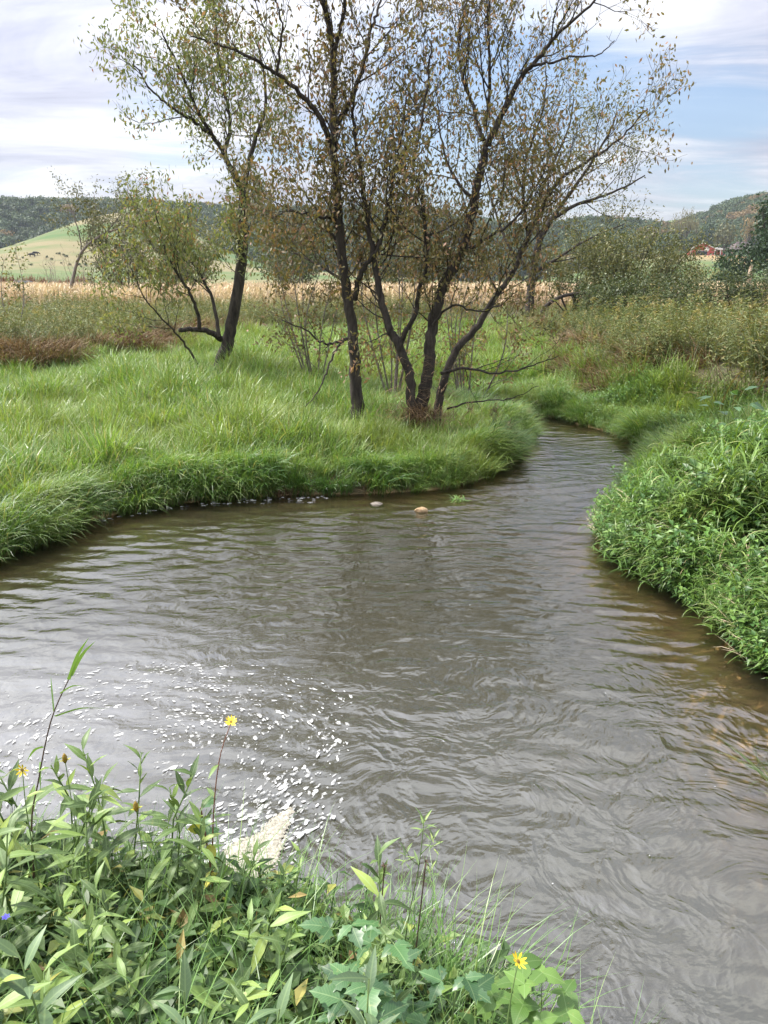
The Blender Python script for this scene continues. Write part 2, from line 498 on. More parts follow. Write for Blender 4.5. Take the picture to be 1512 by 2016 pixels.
def water_mat():
    m, n, out = mat('stream_water')
    geo = n.add('ShaderNodeNewGeometry')
    pos = geo.outputs['Position']
    depth = n.add('ShaderNodeAttribute', attribute_name='depth').outputs['Fac']
    chop = n.add('ShaderNodeAttribute', attribute_name='chop').outputs['Fac']
    swirl = n.add('ShaderNodeAttribute', attribute_name='swirl').outputs['Fac']
    # the current drags the ripples: warp the coordinates first
    warp = n.add('ShaderNodeTexNoise', {'Vector': pos, 'Scale': 0.9, 'Detail': 2.0})
    w = n.vmath('SUBTRACT', warp.outputs['Color'], (0.5, 0.5, 0.5))
    sc = n.add('ShaderNodeVectorMath', operation='SCALE')
    n.put(sc.inputs[0], w)
    n.put(sc.inputs['Scale'], n.math('MULTIPLY_ADD', swirl, 0.6, 0.35))
    p = n.vmath('ADD', pos, sc.outputs[0])
    ps = n.add('ShaderNodeMapping', {'Vector': p, 'Rotation': (0, 0, R(-8)), 'Scale': (0.42, 1.0, 1.0)}).outputs[0]
    r1 = n.noise(ps, 4.2, 2, 0.5, 0.3)
    r2 = n.noise(n.add('ShaderNodeMapping', {'Vector': p, 'Rotation': (0, 0, R(-8)), 'Scale': (0.62, 1.0, 1.0)}).outputs[0], 10.0, 3, 0.5, 0.3)
    r3 = n.noise(p, 30.0, 3, 0.6, 0.3)
    turb = n.noise(p, 2.6, 3, 0.5, 0.5)
    rdg = n.math('MULTIPLY', n.math('ABSOLUTE', n.math('SUBTRACT', n.noise(p, 3.4, 3, 0.5, 0.4), 0.5)), -1.0)
    h = n.math('MULTIPLY', r1, 0.60)
    h = n.math('ADD', h, n.math('MULTIPLY', r2, n.math('MULTIPLY_ADD', n.math('MAXIMUM', chop, n.math('MULTIPLY', swirl, 0.75)), 0.30, 0.085)))
    h = n.math('ADD', h, n.math('MULTIPLY', r3, n.math('MULTIPLY_ADD', n.math('MAXIMUM', chop, swirl), 0.030, 0.012)))
    h = n.math('ADD', h, n.math('MULTIPLY', turb, n.math('MULTIPLY', swirl, 0.8)))
    h = n.math('ADD', h, n.math('MULTIPLY', rdg, n.math('MULTIPLY_ADD', swirl, 1.1, 0.35)))
    calm = n.math('ADD', n.maprange(n.noise(pos, 0.5, 3, 0.5), 0.38, 0.62, 0.45, 1.0), chop)
    bp = n.add('ShaderNodeBump', {'Strength': n.math('MULTIPLY', calm, 0.75), 'Distance': 0.075, 'Height': h})
    nm = bp.outputs[0]
    fr = n.add('ShaderNodeFresnel', {'IOR': 1.95, 'Normal': nm}).outputs[0]
    gl = n.add('ShaderNodeBsdfGlossy', {'Color': (1, 1, 1), 'Roughness': 0.015, 'Normal': nm})
    sy = n.add('ShaderNodeSeparateXYZ', {0: pos}).outputs[1]
    plume = n.math('ADD', n.maprange(n.math('ADD', sy, n.math('MULTIPLY', n.noise(pos, 0.5, 4, 0.6, 1.0), 3.0)), 9.6, 4.6, 0.0, 0.75, True), n.math('MULTIPLY', n.noise(pos, 1.3, 4, 0.6, 1.5), 0.3))
    sx = n.add('ShaderNodeSeparateXYZ', {0: pos}).outputs[0]
    eddy = n.math('MULTIPLY', n.maprange(n.math('ADD', sx, n.math('MULTIPLY', plume, 0.6)), 0.1, -2.2, 0.0, 1.0, True), n.maprange(sy, 7.2, 5.4, 0.0, 1.0, True))  # left pool mask for the painted sky glare
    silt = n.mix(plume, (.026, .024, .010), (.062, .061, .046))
    silt = n.mix(eddy, silt, (.118, .116, .108))                 # bright sky glare on the left pool, painted into the water colour      # plume above: more silt below the riffle
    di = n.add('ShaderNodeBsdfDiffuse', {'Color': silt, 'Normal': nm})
    tp = n.add('ShaderNodeBsdfTransparent', {'Color': (.90, .84, .72)})
    op = n.math('SUBTRACT', 1.0, n.math('EXPONENT', n.math('MULTIPLY', depth, -2.6)))
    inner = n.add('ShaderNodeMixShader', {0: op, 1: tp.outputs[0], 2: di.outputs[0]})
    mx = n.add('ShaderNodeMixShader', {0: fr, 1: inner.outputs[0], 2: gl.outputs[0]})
    n.l.new(mx.outputs[0], out.inputs[0])
    return m


M['ground'] = ground_mat()
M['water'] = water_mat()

# ------------------------------------------------------------------ terrain
# shore line of the stream, walked round in metres (surveyed at water level)
STREAM = [(-4.75, 8.15), (-4.3, 9.25), (-4.05, 10.15), (-3.25, 10.85), (-2.3, 11.25), (-1.5, 11.40), (-0.43, 11.46), (0.34, 11.56), (1.08, 11.80), (1.75, 12.45), (1.98, 13.33),
          (2.55, 14.3), (3.05, 15.6), (3.1, 17.0), (2.2, 18.6), (0.9, 19.6), (0.6, 21.0), (1.6, 21.3), (2.9, 20.2), (4.0, 18.4), (4.65, 17.0), (5.15, 15.75), (5.2, 14.5),
          (4.75, 13.3), (4.1, 12.1), (3.25, 10.5), (2.92, 9.6), (2.78, 8.7), (3.05, 7.97), (3.2, 7.27), (3.3, 6.46), (3.27, 5.8), (3.3, 5.2), (3.15, 4.3), (3.4, 3.2), (4.2, 1.5), (4.6, -1.0), (4.8, -7.0),
          (0.95, -7.0), (0.95, 0.9), (0.82, 1.75), (0.48, 2.4), (-0.2, 2.8), (-0.95, 3.05), (-1.6, 3.2), (-2.6, 3.25), (-4.0, 3.3), (-6.0, 3.8), (-7.3, 5.2), (-7.2, 7.0), (-6.0, 7.9)]
TERR = [(-60, 23), (-22, 22.5), (-10.5, 23.2), (-8.5, 26), (-6.5, 33), (-3, 38), (2, 40), (5.2, 36), (5.4, 30), (5.3, 24.2), (6.0, 18.6), (7.2, 15.8), (9.5, 14.6), (16, 13.5), (60, 12), (300, 12), (300, 900), (-300, 900), (-300, 23)]
NEAR = [(-9, 3.6), (-2.6, 3.3), (-1.6, 3.2), (-.95, 3.05), (-.2, 2.8), (.48, 2.4), (.82, 1.75), (.95, .9), (.95, -7.1), (-30, -7.1), (-30, 3.6)]


def far_h(x, y):
    h = 1.0 + 0 * x
    # grassy pasture hill on the left, its spur dropping towards the left edge of view
    h = h + 27 * np.exp(-((x + 122) / 45) ** 2 - ((y - 395) / 85) ** 2)
    h = h + 5.0 * smooth(150, 330, y) * smooth(60, -40, x)
    # wooded ridge closing the valley
    n = fbm(x / 120 + 9, y / 120 + 4, 3)
    ridge = 43 * smooth(470, 640, y) * (0.86 + 0.28 * n)
    ridge = ridge * (1 - 0.50 * smooth(30, 140, x)) * (1 - 0.35 * np.exp(-((x - 245) / 45) ** 2))
    h = h + ridge
    # right-hand hill, higher to the right, with the farm on its lower slope
    h = h + 15.0 * smooth(250, 480, y) * smooth(70, 170, x)
    h = h + 26 * smooth(255, 380, x + (y - 480) * .15) * smooth(330, 520, y)
    return h


def height(x, y, d=None):
    x, y = np.asarray(x, float), np.asarray(y, float)
    d = sdf(STREAM, x, y) if d is None else d
    tr = sdf(TERR, x, y)
    nr = sdf(NEAR, x, y)
    out = np.maximum(d, 0)
    n1 = fbm(x / 1.3, y / 1.3, 3) - .5
    n2 = fbm(x / 5 + 3, y / 5, 3) - .5
    low = .22 * smooth(0, .40, out) + .16 * smooth(.5, 5, out) + .26 * n1 * smooth(.3, 1.2, out) + .34 * n2 * smooth(.5, 3, out)
    # right bank: a taller shoulder above the pool
    rb = smooth(2.2, 3.2, x) * smooth(16.5, 12.5, y)
    low = low + rb * (.32 * smooth(.1, 1.3, out) + .12 * smooth(1.2, 4, out) + 1.15 * (fbm(x / 1.0 + 7, y / 1.0 + 2, 2) - .5) * smooth(.15, .8, out))
    # near bank climbing towards the road behind the viewer
    nb = smooth(.12, -.12, nr)
    low = low * (1 - nb) + nb * (.30 * smooth(0, .3, out) + 1.1 * smooth(.25, 3.2, out))
    t = smooth(.9, -1.1, tr + 1.2 * n2)
    land = low * (1 - t) + t * np.maximum(low, 1.05 + .30 * n2 + .2 * n1 + .12 * smooth(2, 6, x))
    fb = smooth(45, 90, y)
    land = land * (1 - fb) + fb * far_h(x, y)
    inn = np.maximum(-d, 0)
    # shallow sand along the right shore and off the point, deeper under the far cut bank
    shelf = np.clip(np.exp(-((x - 2.8) / .95) ** 2) * smooth(10.4, 8.6, y) + np.exp(-((x - 2.7) / .7) ** 2 - ((y - 14.3) / 1.1) ** 2) + .55 * np.exp(-((x - 1.2) / 1.5) ** 2 - ((y - 10.2) / 1.2) ** 2), 0, 1)
    bed = -(.06 + (.60 - .53 * shelf) * smooth(0, 1.3, inn) + .07 * n1)
    return np.where(d < 0, bed, land)


def axis(fine_lo, fine_hi, step, lo, hi, grow):
    a = list(np.arange(fine_lo, fine_hi + 1e-6, step))
    s = step
    while a[-1] < hi:
        s = min(s * grow, 14)
        a.append(a[-1] + s)
    s = step
    b = []
    c = fine_lo
    while c > lo:
        s = min(s * grow, 14)
        c -= s
        b.append(c)
    return np.array(b[::-1] + a)


def build_ground():
    xs = axis(-9, 9.5, .17, -560, 560, 1.09)
    ys = axis(-7, 22, .17, -30, 900, 1.07)
    X, Y = np.meshgrid(xs, ys)
    Z = height(X, Y)
    nx, ny = len(xs), len(ys)
    V = np.c_[X.ravel(), Y.ravel(), Z.ravel()]
    i = np.arange(nx * ny).reshape(ny, nx)
    F = np.stack([i[:-1, :-1], i[:-1, 1:], i[1:, 1:], i[1:, :-1]], -1).reshape(-1, 4)
    o = new_mesh('ground', V, F.tolist(), M['ground'], smooth_shade=True)
    zone = np.zeros((len(V), 4), np.float32)
    zone[:, 3] = 1
    x, y = V[:, 0], V[:, 1]
    zone[:, 0] = (sdf(STREAM, x, y) < .05)
    zone[:, 1] = smooth(70, 120, y)
    stub = smooth(6, -6, np.abs(y - (415 - .25 * (x - 200))) - 40) * smooth(160, 172, x) * smooth(262, 240, x)
    zone[:, 2] = stub
    a = o.data.color_attributes.new('zone', 'FLOAT_COLOR', 'POINT')
    a.data.foreach_set('color', zone.ravel())
    tag(link(o), 'valley floor with stream bed, banks and distant slopes', kind='structure')


build_ground()


def build_water():
    xs = np.arange(-8, 6.2, .05)
    ys = np.concatenate([np.arange(-7, 1, .25), np.arange(1, 12, .04), np.arange(12, 21.6, .08)])
    X, Y = np.meshgrid(xs, ys)
    d = sdf(STREAM, X, Y)
    n = fbm(X * .7, Y * .9, 3) - .5
    chop = np.exp(-(((X - 2.9) / 1.6) ** 2 + ((Y - 12.0) / 1.5) ** 2)) + .8 * np.exp(-(((X - 4.2) / 1.2) ** 2 + ((Y - 14.3) / 1.6) ** 2)) + .25 * np.exp(-(((X - 1.3) / 2.2) ** 2 + ((Y - 8.5) / 2.5) ** 2))
    chop = np.clip(chop, 0, 1)
    swirl = np.clip(smooth(6.8, 5.2, Y + .2 * X + n) * smooth(-1.2, -.2, X), 0, 1)
    swirl = np.maximum(swirl, .6 * np.exp(-(((X + 1.2) / .8) ** 2 + ((Y - 6.3) / 1.0) ** 2)))
    # standing waves: trains that the current holds in place
    Z = .010 * (fbm(X * 2.1 + 5, Y * 3.2, 3) - .5)
    ph = 2 * math.pi * ((Y + .28 * X + .12 * n) / .26)
    train = np.exp(-(((X - 2.2) / .95) ** 2 + ((Y - 6.6) / 1.5) ** 2))
    Z += .0058 * train * np.sin(ph + 3.0 * fbm(X * 1.5, Y * 1.5, 2)) * (.4 + fbm(X * 2.6, Y * 2.6 + 9, 2))
    hump = np.exp(-(((X - .9) / .75) ** 2 + ((Y - 4.55) / .55) ** 2))
    Z += .024 * hump * (fbm(X * 3.2 + 40, Y * 4.2, 3) - .5) * 2
    rif = np.exp(-(((X - 2.4) / 1.3) ** 2 + ((Y - 11.6) / .6) ** 2))
    Z += .020 * rif * np.sin(2 * math.pi * (Y - .35 * X) / .42 + 5 * fbm(X, Y, 2))
    # ripples running with the current over the whole pool
    wv = fbm(X * .8 + 3, Y * .8 + 8, 3)
    k1 = 2 * math.pi * (Y + .22 * X + .55 * wv) / .29
    k2 = 2 * math.pi * (Y * .93 - .34 * X + .5 * fbm(X * .7 + 30, Y * .7, 3)) / .41
    Z += .0042 * np.sin(k1) * (.2 + 1.3 * fbm(X * 1.3 + 11, Y * 1.9, 3)) + .0044 * np.sin(k2) * (.1 + 1.2 * fbm(X * 1.0 + 60, Y * 1.6, 3))
    Z *= smooth(0, -.25, d)
    keep = d < .35
    nx, ny = len(xs), len(ys)
    idx = np.arange(nx * ny).reshape(ny, nx)
    F = np.stack([idx[:-1, :-1], idx[:-1, 1:], idx[1:, 1:], idx[1:, :-1]], -1).reshape(-1, 4)
    kf = keep.ravel()[F].all(1)
    F = F[kf]
    used = np.unique(F)
    re = np.full(nx * ny, -1)
    re[used] = np.arange(len(used))
    V = np.c_[X.ravel(), Y.ravel(), Z.ravel()][used]
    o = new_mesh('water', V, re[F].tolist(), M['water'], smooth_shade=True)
    dep = np.maximum(0.0, -height(V[:, 0], V[:, 1]))
    for nm, arr in (('depth', dep), ('chop', chop.ravel()[used]), ('swirl', swirl.ravel()[used])):
        a = o.data.attributes.new(nm, 'FLOAT', 'POINT')
        a.data.foreach_set('value', np.asarray(arr, np.float32))
    tag(link(o), 'grey brown rippling stream water', kind='structure')


build_water()

# ------------------------------------------------------------------ scattering of uncountable vegetation
TPL = bpy.data.collections.new('templates')      # never linked to the scene


def scatter_group(tcol, name):
    g = bpy.data.node_groups.new(name, 'GeometryNodeTree')
    g.interface.new_socket('Geometry', in_out='INPUT', socket_type='NodeSocketGeometry')
    g.interface.new_socket('Geometry', in_out='OUTPUT', socket_type='NodeSocketGeometry')
    n = NT(g)
    gi, go = n.add('NodeGroupInput'), n.add('NodeGroupOutput')
    ci = n.add('GeometryNodeCollectionInfo', transform_space='ORIGINAL')
    ci.inputs['Collection'].default_value = tcol
    ci.inputs['Separate Children'].default_value = True
    ci.inputs['Reset Children'].default_value = True
    ip = n.add('GeometryNodeInstanceOnPoints')
    ip.inputs['Pick Instance'].default_value = True
    n.l.new(gi.outputs[0], ip.inputs['Points'])
    n.l.new(ci.outputs[0], ip.inputs['Instance'])
    a = n.add('GeometryNodeInputNamedAttribute', data_type='INT')
    a.inputs['Name'].default_value = 'idx'
    n.l.new(a.outputs[0], ip.inputs['Instance Index'])
    b = n.add('GeometryNodeInputNamedAttribute', data_type='FLOAT_VECTOR')
    b.inputs['Name'].default_value = 'rot'
    e = n.add('FunctionNodeEulerToRotation')
    n.l.new(b.outputs[0], e.inputs[0])
    n.l.new(e.outputs[0], ip.inputs['Rotation'])
    c = n.add('GeometryNodeInputNamedAttribute', data_type='FLOAT_VECTOR')
    c.inputs['Name'].default_value = 'scl'
    n.l.new(c.outputs[0], ip.inputs['Scale'])
    n.l.new(ip.outputs[0], go.inputs[0])
    return g


def scatter(name, label, pts, templates, rot, scl, idx, kind='stuff'):
    """one stuff object: points with attributes, instanced"""
    n = len(pts)
    me = bpy.data.meshes.new(name)
    me.vertices.add(n)
    me.vertices.foreach_set('co', np.asarray(pts, np.float32).ravel())
    scl = np.asarray(scl, np.float32)
    if scl.ndim == 1:
        scl = np.repeat(scl[:, None], 3, 1)
    a = me.attributes.new('rot', 'FLOAT_VECTOR', 'POINT')
    a.data.foreach_set('vector', np.asarray(rot, np.float32).ravel())
    a = me.attributes.new('scl', 'FLOAT_VECTOR', 'POINT')
    a.data.foreach_set('vector', scl.ravel())
    a = me.attributes.new('idx', 'INT', 'POINT')
    a.data.foreach_set('value', np.asarray(idx, np.int32))
    tc = bpy.data.collections.new(name + '_templates')
    for t in templates:
        tc.objects.link(t)
    o = bpy.data.objects.new(name, me)
    md = o.modifiers.new('scatter', 'NODES')
    md.node_group = scatter_group(tc, name + '_scatter')
    tag(link(o), label, kind=kind)
    return o


def in_view(x, y, margin=1.5, k=.60):
    return (np.abs(x) < k * np.maximum(y, 0) + margin)


def rand_pts(n, x0, x1, y0, y1, r=rng):
    return r.uniform(x0, x1, n), r.uniform(y0, y1, n)


def grass_tpl(name, seed, n, rad, lmin, lmax, w, m, lean=(.05, .5), tip=(.6, 1.7), bias=None, mats=None, seg=4):
    r = np.random.default_rng(seed)
    b = MB()
    for _ in range(n):
        a, q = r.uniform(0, 2 * math.pi), rad * math.sqrt(r.random())
        az = r.uniform(0, 2 * math.pi) if bias is None else r.normal(0, bias)
        l0 = r.uniform(*lean)
        b.ribbon((q * math.cos(a), q * math.sin(a), -.03), az, r.uniform(lmin, lmax), w * r.uniform(.6, 1.2), l0, l0 + r.uniform(*tip), seg, 0, r.uniform(-.6, .6))
    return b.build(name, mats or m)


def rot_rand(n, tilt=.12, r=rng):
    return np.c_[r.normal(0, tilt, n), r.normal(0, tilt, n), r.uniform(0, 2 * math.pi, n)]


def sgrad(x, y):
    e = .05
    gx = (sdf(STREAM, x + e, y) - sdf(STREAM, x - e, y)) / (2 * e)
    gy = (sdf(STREAM, x, y + e) - sdf(STREAM, x, y - e)) / (2 * e)
    return gx, gy


def build_grass():
    T = [grass_tpl(f'grass_{i}', 10 + i, 44, .24, .35, .70, .014, M['grass']) for i in range(5)]
    T += [grass_tpl('grass_tall', 16, 30, .20, .60, .95, .014, M['grass'], (.02, .3), (.4, 1.3))]
    T += [grass_tpl('grass_wide', 17, 16, .22, .45, .85, .026, M['grass'], (.1, .5), (.7, 1.7), seg=5)]
    # meadow on the point bar
    x, y = rand_pts(60000, -24, 7, 9, 43)
    d, t = sdf(STREAM, x, y), sdf(TERR, x, y)
    dens = np.clip(1.25 - y / 48, .25, 1)
    k = (d > .12) & (t > -.3) & in_view(x, y) & (rng.random(len(x)) < dens) & ~((x > 2.4) & (y < 12))
    x, y, d = x[k], y[k], d[k]
    n = len(x)
    s = (.38 + 1.15 * fbm(x / 1.3, y / 1.3, 3)) * np.clip(1 + (y - 11) / 80, 1, 1.2) * rng.uniform(.75, 1.2, n) * np.where((x < -8) & (y > 17), .72, 1)
    s *= .5 + .5 * smooth(.1, 2.2, d)
    scatter('meadow_grass', 'long green grass covering the meadow round the trees', np.c_[x, y, height(x, y, d)], T, rot_rand(n, .16), s, rng.choice(7, n, p=[.16, .16, .16, .16, .16, .05, .15]))
    # overhanging fringe along the far shore
    D = [grass_tpl(f'fringe_{i}', 30 + i, 40, .18, .45, .85, .012, M['grass'], (.1, .6), (1.0, 2.0), .75, seg=5) for i in range(3)]
    D += [grass_tpl(f'sedge_{i}', 40 + i, 46, .20, .60, 1.0, .014, M['sedge'], (.0, .5), (1.0, 1.9), .9, seg=6) for i in range(2)]
    D += [grass_tpl('fringe_dead', 45, 34, .2, .3, .6, .012, M['dry'], (.2, .8), (1.0, 2.0), .9, seg=4)]
    x, y = rand_pts(70000, -8, 6, 7, 19)
    d, t = sdf(STREAM, x, y), sdf(TERR, x, y)
    k = (d > .0) & (d < .75) & (t > 0) & ~((x > 2.2) & (y < 11.2)) & (rng.random(len(x)) < .20 + .16 * (fbm(x * 1.3, y * 1.3, 2) > .5))
    x, y, d = x[k], y[k], d[k]
    gx, gy = sgrad(x, y)
    n = len(x)
    az = np.arctan2(-gy, -gx) + rng.normal(0, .35, n)
    sed = (x > -2.1 + rng.normal(0, .25, n)) & (x < .1 + rng.normal(0, .2, n)) & (y < 13) & (d < .42 + .3 * (fbm(x * 1.5, y * 1.5, 2) - .5)) & (rng.random(n) < .8)
    idx = np.where(sed, rng.integers(3, 5, n), rng.integers(0, 3, n))
    idx = np.where((rng.random(n) < .14) & (d < .45), 5, idx)
    idx = np.where((rng.random(n) < .10), 3, idx)
    # broad flattened tongue of grass at the tip of the point
    flat = (x > .3) & (x < 2.1) & (y < 13)
    s = np.where(flat, rng.uniform(.45, .7, n), rng.uniform(.55, .95, n))
    s = s * (.25 + 1.35 * fbm(x * 1.1, y * 1.1, 3))
    scatter('shore_grass', 'long grass and dark sedge drooping over the far shore', np.c_[x, y, height(x, y, d)], D, np.c_[rng.normal(0, .12, n), rng.uniform(-.05, .35, n), az], s, idx)
    # terrace edge: matted dead grass over the cut bank
    B = [grass_tpl(f'dead_{i}', 50 + i, 46, .4, .5, 1.0, .018, M['dry'], (.2, .9), (.8, 1.8), .9, seg=4) for i in range(3)]
    x, y = rand_pts(60000, -24, 18, 14, 44)
    t = sdf(TERR, x, y)
    k = (np.abs(t + .45) < np.where(x < -6, .75, 1.0)) & in_view(x, y) & (rng.random(len(x)) < .6) & (fbm(x / 2.2, y / 2.2, 2) > np.where(x < -6, .44, .58)) & ((x < -6) | (rng.random(len(x)) < .45)) & ~((x > -6) & (x < 4))
    x, y, t = x[k], y[k], t[k]
    e = .1
    gx = sdf(TERR, x + e, y) - t
    gy = sdf(TERR, x, y + e) - t
    az = np.arctan2(gy, gx) + rng.normal(0, .5, len(x))
    n = len(x)
    scatter('matted_dead_grass', 'brown dead grass hanging over the cut edge of the terrace', np.c_[x, y, height(x, y)], B, np.c_[rng.normal(0, .15, n), rng.uniform(0, .4, n), az], rng.uniform(.7, 1.15, n), rng.integers(0, 3, n))


def reed_tpl(name, seed, n, rad, h0, h1, w, m):
    """canary grass: thin stems carrying long arching leaves"""
    r = np.random.default_rng(seed)
    b = MB()
    for _ in range(n):
        a, q = r.uniform(0, 2 * math.pi), rad * math.sqrt(r.random())
        h = r.uniform(h0, h1)
        az, ln = r.uniform(0, 2 * math.pi), r.uniform(.05, .35)
        base = np.array((q * math.cos(a), q * math.sin(a), -.03))
        tip = base + h * np.array((math.sin(ln) * math.cos(az), math.sin(ln) * math.sin(az), math.cos(ln)))
        b.tube([base, (base + tip) / 2 + np.array((0, 0, .03)), tip], [.003, .0025, .0015], 3, 0, False)
        for k in range(r.integers(5, 8)):
            t = r.uniform(.25, 1)
            p = base * (1 - t) + tip * t
            l0 = r.uniform(.4, 1.1)
            b.ribbon(p, r.uniform(0, 2 * math.pi), r.uniform(.18, .36), w * r.uniform(.7, 1.1), l0, l0 + r.uniform(.8, 1.8), 4, 0, r.uniform(-.5, .5))
    return b.build(name, m)


def weed_tpl(name, seed, stems, rad, h0, h1, ll, lw, m, plume=None, pair=9):
    """leafy stems with lance leaves all the way up, and maybe a plume on top"""
    r = np.random.default_rng(seed)
    b = MB()
    up = np.array((0, 0, 1.0))
    for _ in range(stems):
        a, q = r.uniform(0, 2 * math.pi), rad * math.sqrt(r.random())
        h = r.uniform(h0, h1)
        az, ln = r.uniform(0, 2 * math.pi), r.uniform(.0, .28)
        base = np.array((q * math.cos(a), q * math.sin(a), -.03))
        dv = np.array((math.sin(ln) * math.cos(az), math.sin(ln) * math.sin(az), math.cos(ln)))
        tip = base + h * dv
        b.tube([base, tip], [.005, .0025], 3, 0, False)
        for k in range(pair):
            t = .25 + .75 * k / pair
            for s in range(2):
                aa = k * 2.4 + s * math.pi + r.normal(0, .3)
                e = r.uniform(-.1, .7)
                dd = np.array((math.cos(aa) * math.cos(e), math.sin(aa) * math.cos(e), math.sin(e)))
                L = ll * r.uniform(.7, 1.2) * (1.15 - .5 * t)
                b.leaf(base + dv * h * t, dd, up, L, lw * r.uniform(.8, 1.2), r.uniform(.2, .8), 0)
        if plume and r.random() < plume:
            for k in range(16):
                aa = r.uniform(0, 2 * math.pi)
                e = r.uniform(-.1, .9)
                dd = np.array((math.cos(aa) * math.cos(e), math.sin(aa) * math.cos(e), math.sin(e)))
                b.leaf(tip - dv * r.uniform(0, .16), dd, up, r.uniform(.05, .11), .028, .5, 1)
    return b.build(name, [m, M['plume']] if plume else m)


def build_banks():
    # right bank
    T = [reed_tpl(f'reed_{i}', 60 + i, 13, .24, .30, .68, .0135, M['reed']) for i in range(4)]
    T += [weed_tpl(f'leafy_{i}', 70 + i, 5, .2, .35, .65 + .15 * i, .11 + .04 * i, .035 + .015 * i, M['weed'], None, 8) for i in range(2)]
    T += [grass_tpl('reed_dead', 75, 26, .22, .4, .8, .012, M['corn'], (.1, .7), (.6, 1.9), None, seg=4)]
    T += [reed_tpl('reed_tall', 76, 7, .16, .75, 1.05, .016, M['reed'])]
    x, y = rand_pts(40000, 2.2, 13, 2.5, 19)
    d, t = sdf(STREAM, x, y), sdf(TERR, x, y)
    dens = np.where(y < 11, 1.0, .5)
    k = (d > .02) & (t > -.2) & in_view(x, y, 1.8) & (rng.random(len(x)) < dens) & (x > 2.3) & ((fbm(x / .55 + 3, y / .55, 2) < .62) | (d < .3))
    x, y, d = x[k], y[k], d[k]
    n = len(x)
    idx = rng.integers(0, 4, n)
    leafy = (fbm(x / 1.1 + 20, y / 1.1, 2) > .66) & (d > .5)
    idx = np.where(leafy, rng.integers(4, 6, n), idx)
    pick = rng.random(n)
    idx = np.where((pick < .035) & (y < 12), 6, np.where((pick > .94) & (d > .3), 7, idx))
    gx, gy = sgrad(x, y)
    az = np.arctan2(-gy, -gx)
    tl = .45 * np.exp(-d / .5)
    rot = np.c_[rng.normal(0, .12, n), rng.normal(0, .12, n) + tl, az + rng.normal(0, .4, n)]
    s = (.35 + 1.25 * fbm(x / .9, y / .9, 3)) * np.where(d < .3, .75, 1) * rng.uniform(.8, 1.15, n) * (1 - .42 * smooth(7.5, 12, y))
    scatter('bank_grass', 'tall leafy canary grass heaped over the right bank', np.c_[x, y, height(x, y, d)], T, rot, s, idx)
    # goldenrod on the terrace
    G = [weed_tpl(f'rod_{i}', 80 + i, 6, .32, .55, 1.1, .15, .034, M['rod'], .16, 11) for i in range(4)]
    G += [grass_tpl(f'rodgrass_{i}', 90 + i, 30, .3, .5, .9, .016, M['rod']) for i in range(2)]
    x, y = rand_pts(36000, -40, 44, 14, 72)
    t = sdf(TERR, x, y)
    dens = np.clip(1.4 - y / 45, .30, 1)
    k = (t < np.where(x < -5, -.75, np.where(y < 22, .1, -.1))) & ((x < 3) | (fbm(x / 1.0 + 40, y / 1.4, 2) < .60)) & in_view(x, y, 3, .56) & (rng.random(len(x)) < dens)
    x, y = x[k], y[k]
    n = len(x)
    s = (.48 + 1.2 * fbm(x / 1.7, y / 1.7, 3)) * rng.uniform(.8, 1.15, n) * np.where(y > 46, .85, 1) * np.where(x > 3, 1.3 - .68 * smooth(26, 36, y), 1.05)
    scatter('goldenrod', 'fading goldenrod and rough weeds covering the terrace', np.c_[x, y, height(x, y)], G, rot_rand(n, .1), s, rng.choice(6, n, p=[.19, .19, .19, .19, .12, .12]))


def build_corn():
    T = []
    for i in range(4):
        r = np.random.default_rng(100 + i)
        b = MB()
        for q in range(3):
            bx = np.array((q * .35 - .35 + r.normal(0, .05), r.normal(0, .1), 0))
            h = r.uniform(1.25, 1.6)
            top = bx + np.array((r.normal(0, .06), r.normal(0, .06), h))
            b.tube([bx, top], [.016, .008], 3, 0, False)
            for k in range(9):
                t = .15 + .8 * k / 9
                b.ribbon(bx * (1 - t) + top * t, r.uniform(0, 6.28), r.uniform(.45, .7), .07, .35, r.uniform(1.5, 2.8), 4, 0, r.uniform(-.6, .6))
            for k in range(4):
                b.ribbon(top, r.uniform(0, 6.28), .22, .02, .1, .8, 2)
        T.append(b.build(f'corn_{i}', M['corn']))
    x, y = rand_pts(15000, -75, 75, 50, 120)
    k = in_view(x, y, 3, .54) & (rng.random(len(x)) < np.clip(1.6 - y / 85, .2, 1))
    x, y = x[k], y[k]
    n = len(x)
    scatter('corn_field', 'strip of ripe tan corn across the valley', np.c_[x, y, height(x, y)], T, np.c_[np.zeros(n), np.zeros(n), rng.normal(0, .2, n)], rng.uniform(.85, 1.1, n), rng.integers(0, 4, n))


build_grass()
build_banks()
build_corn()

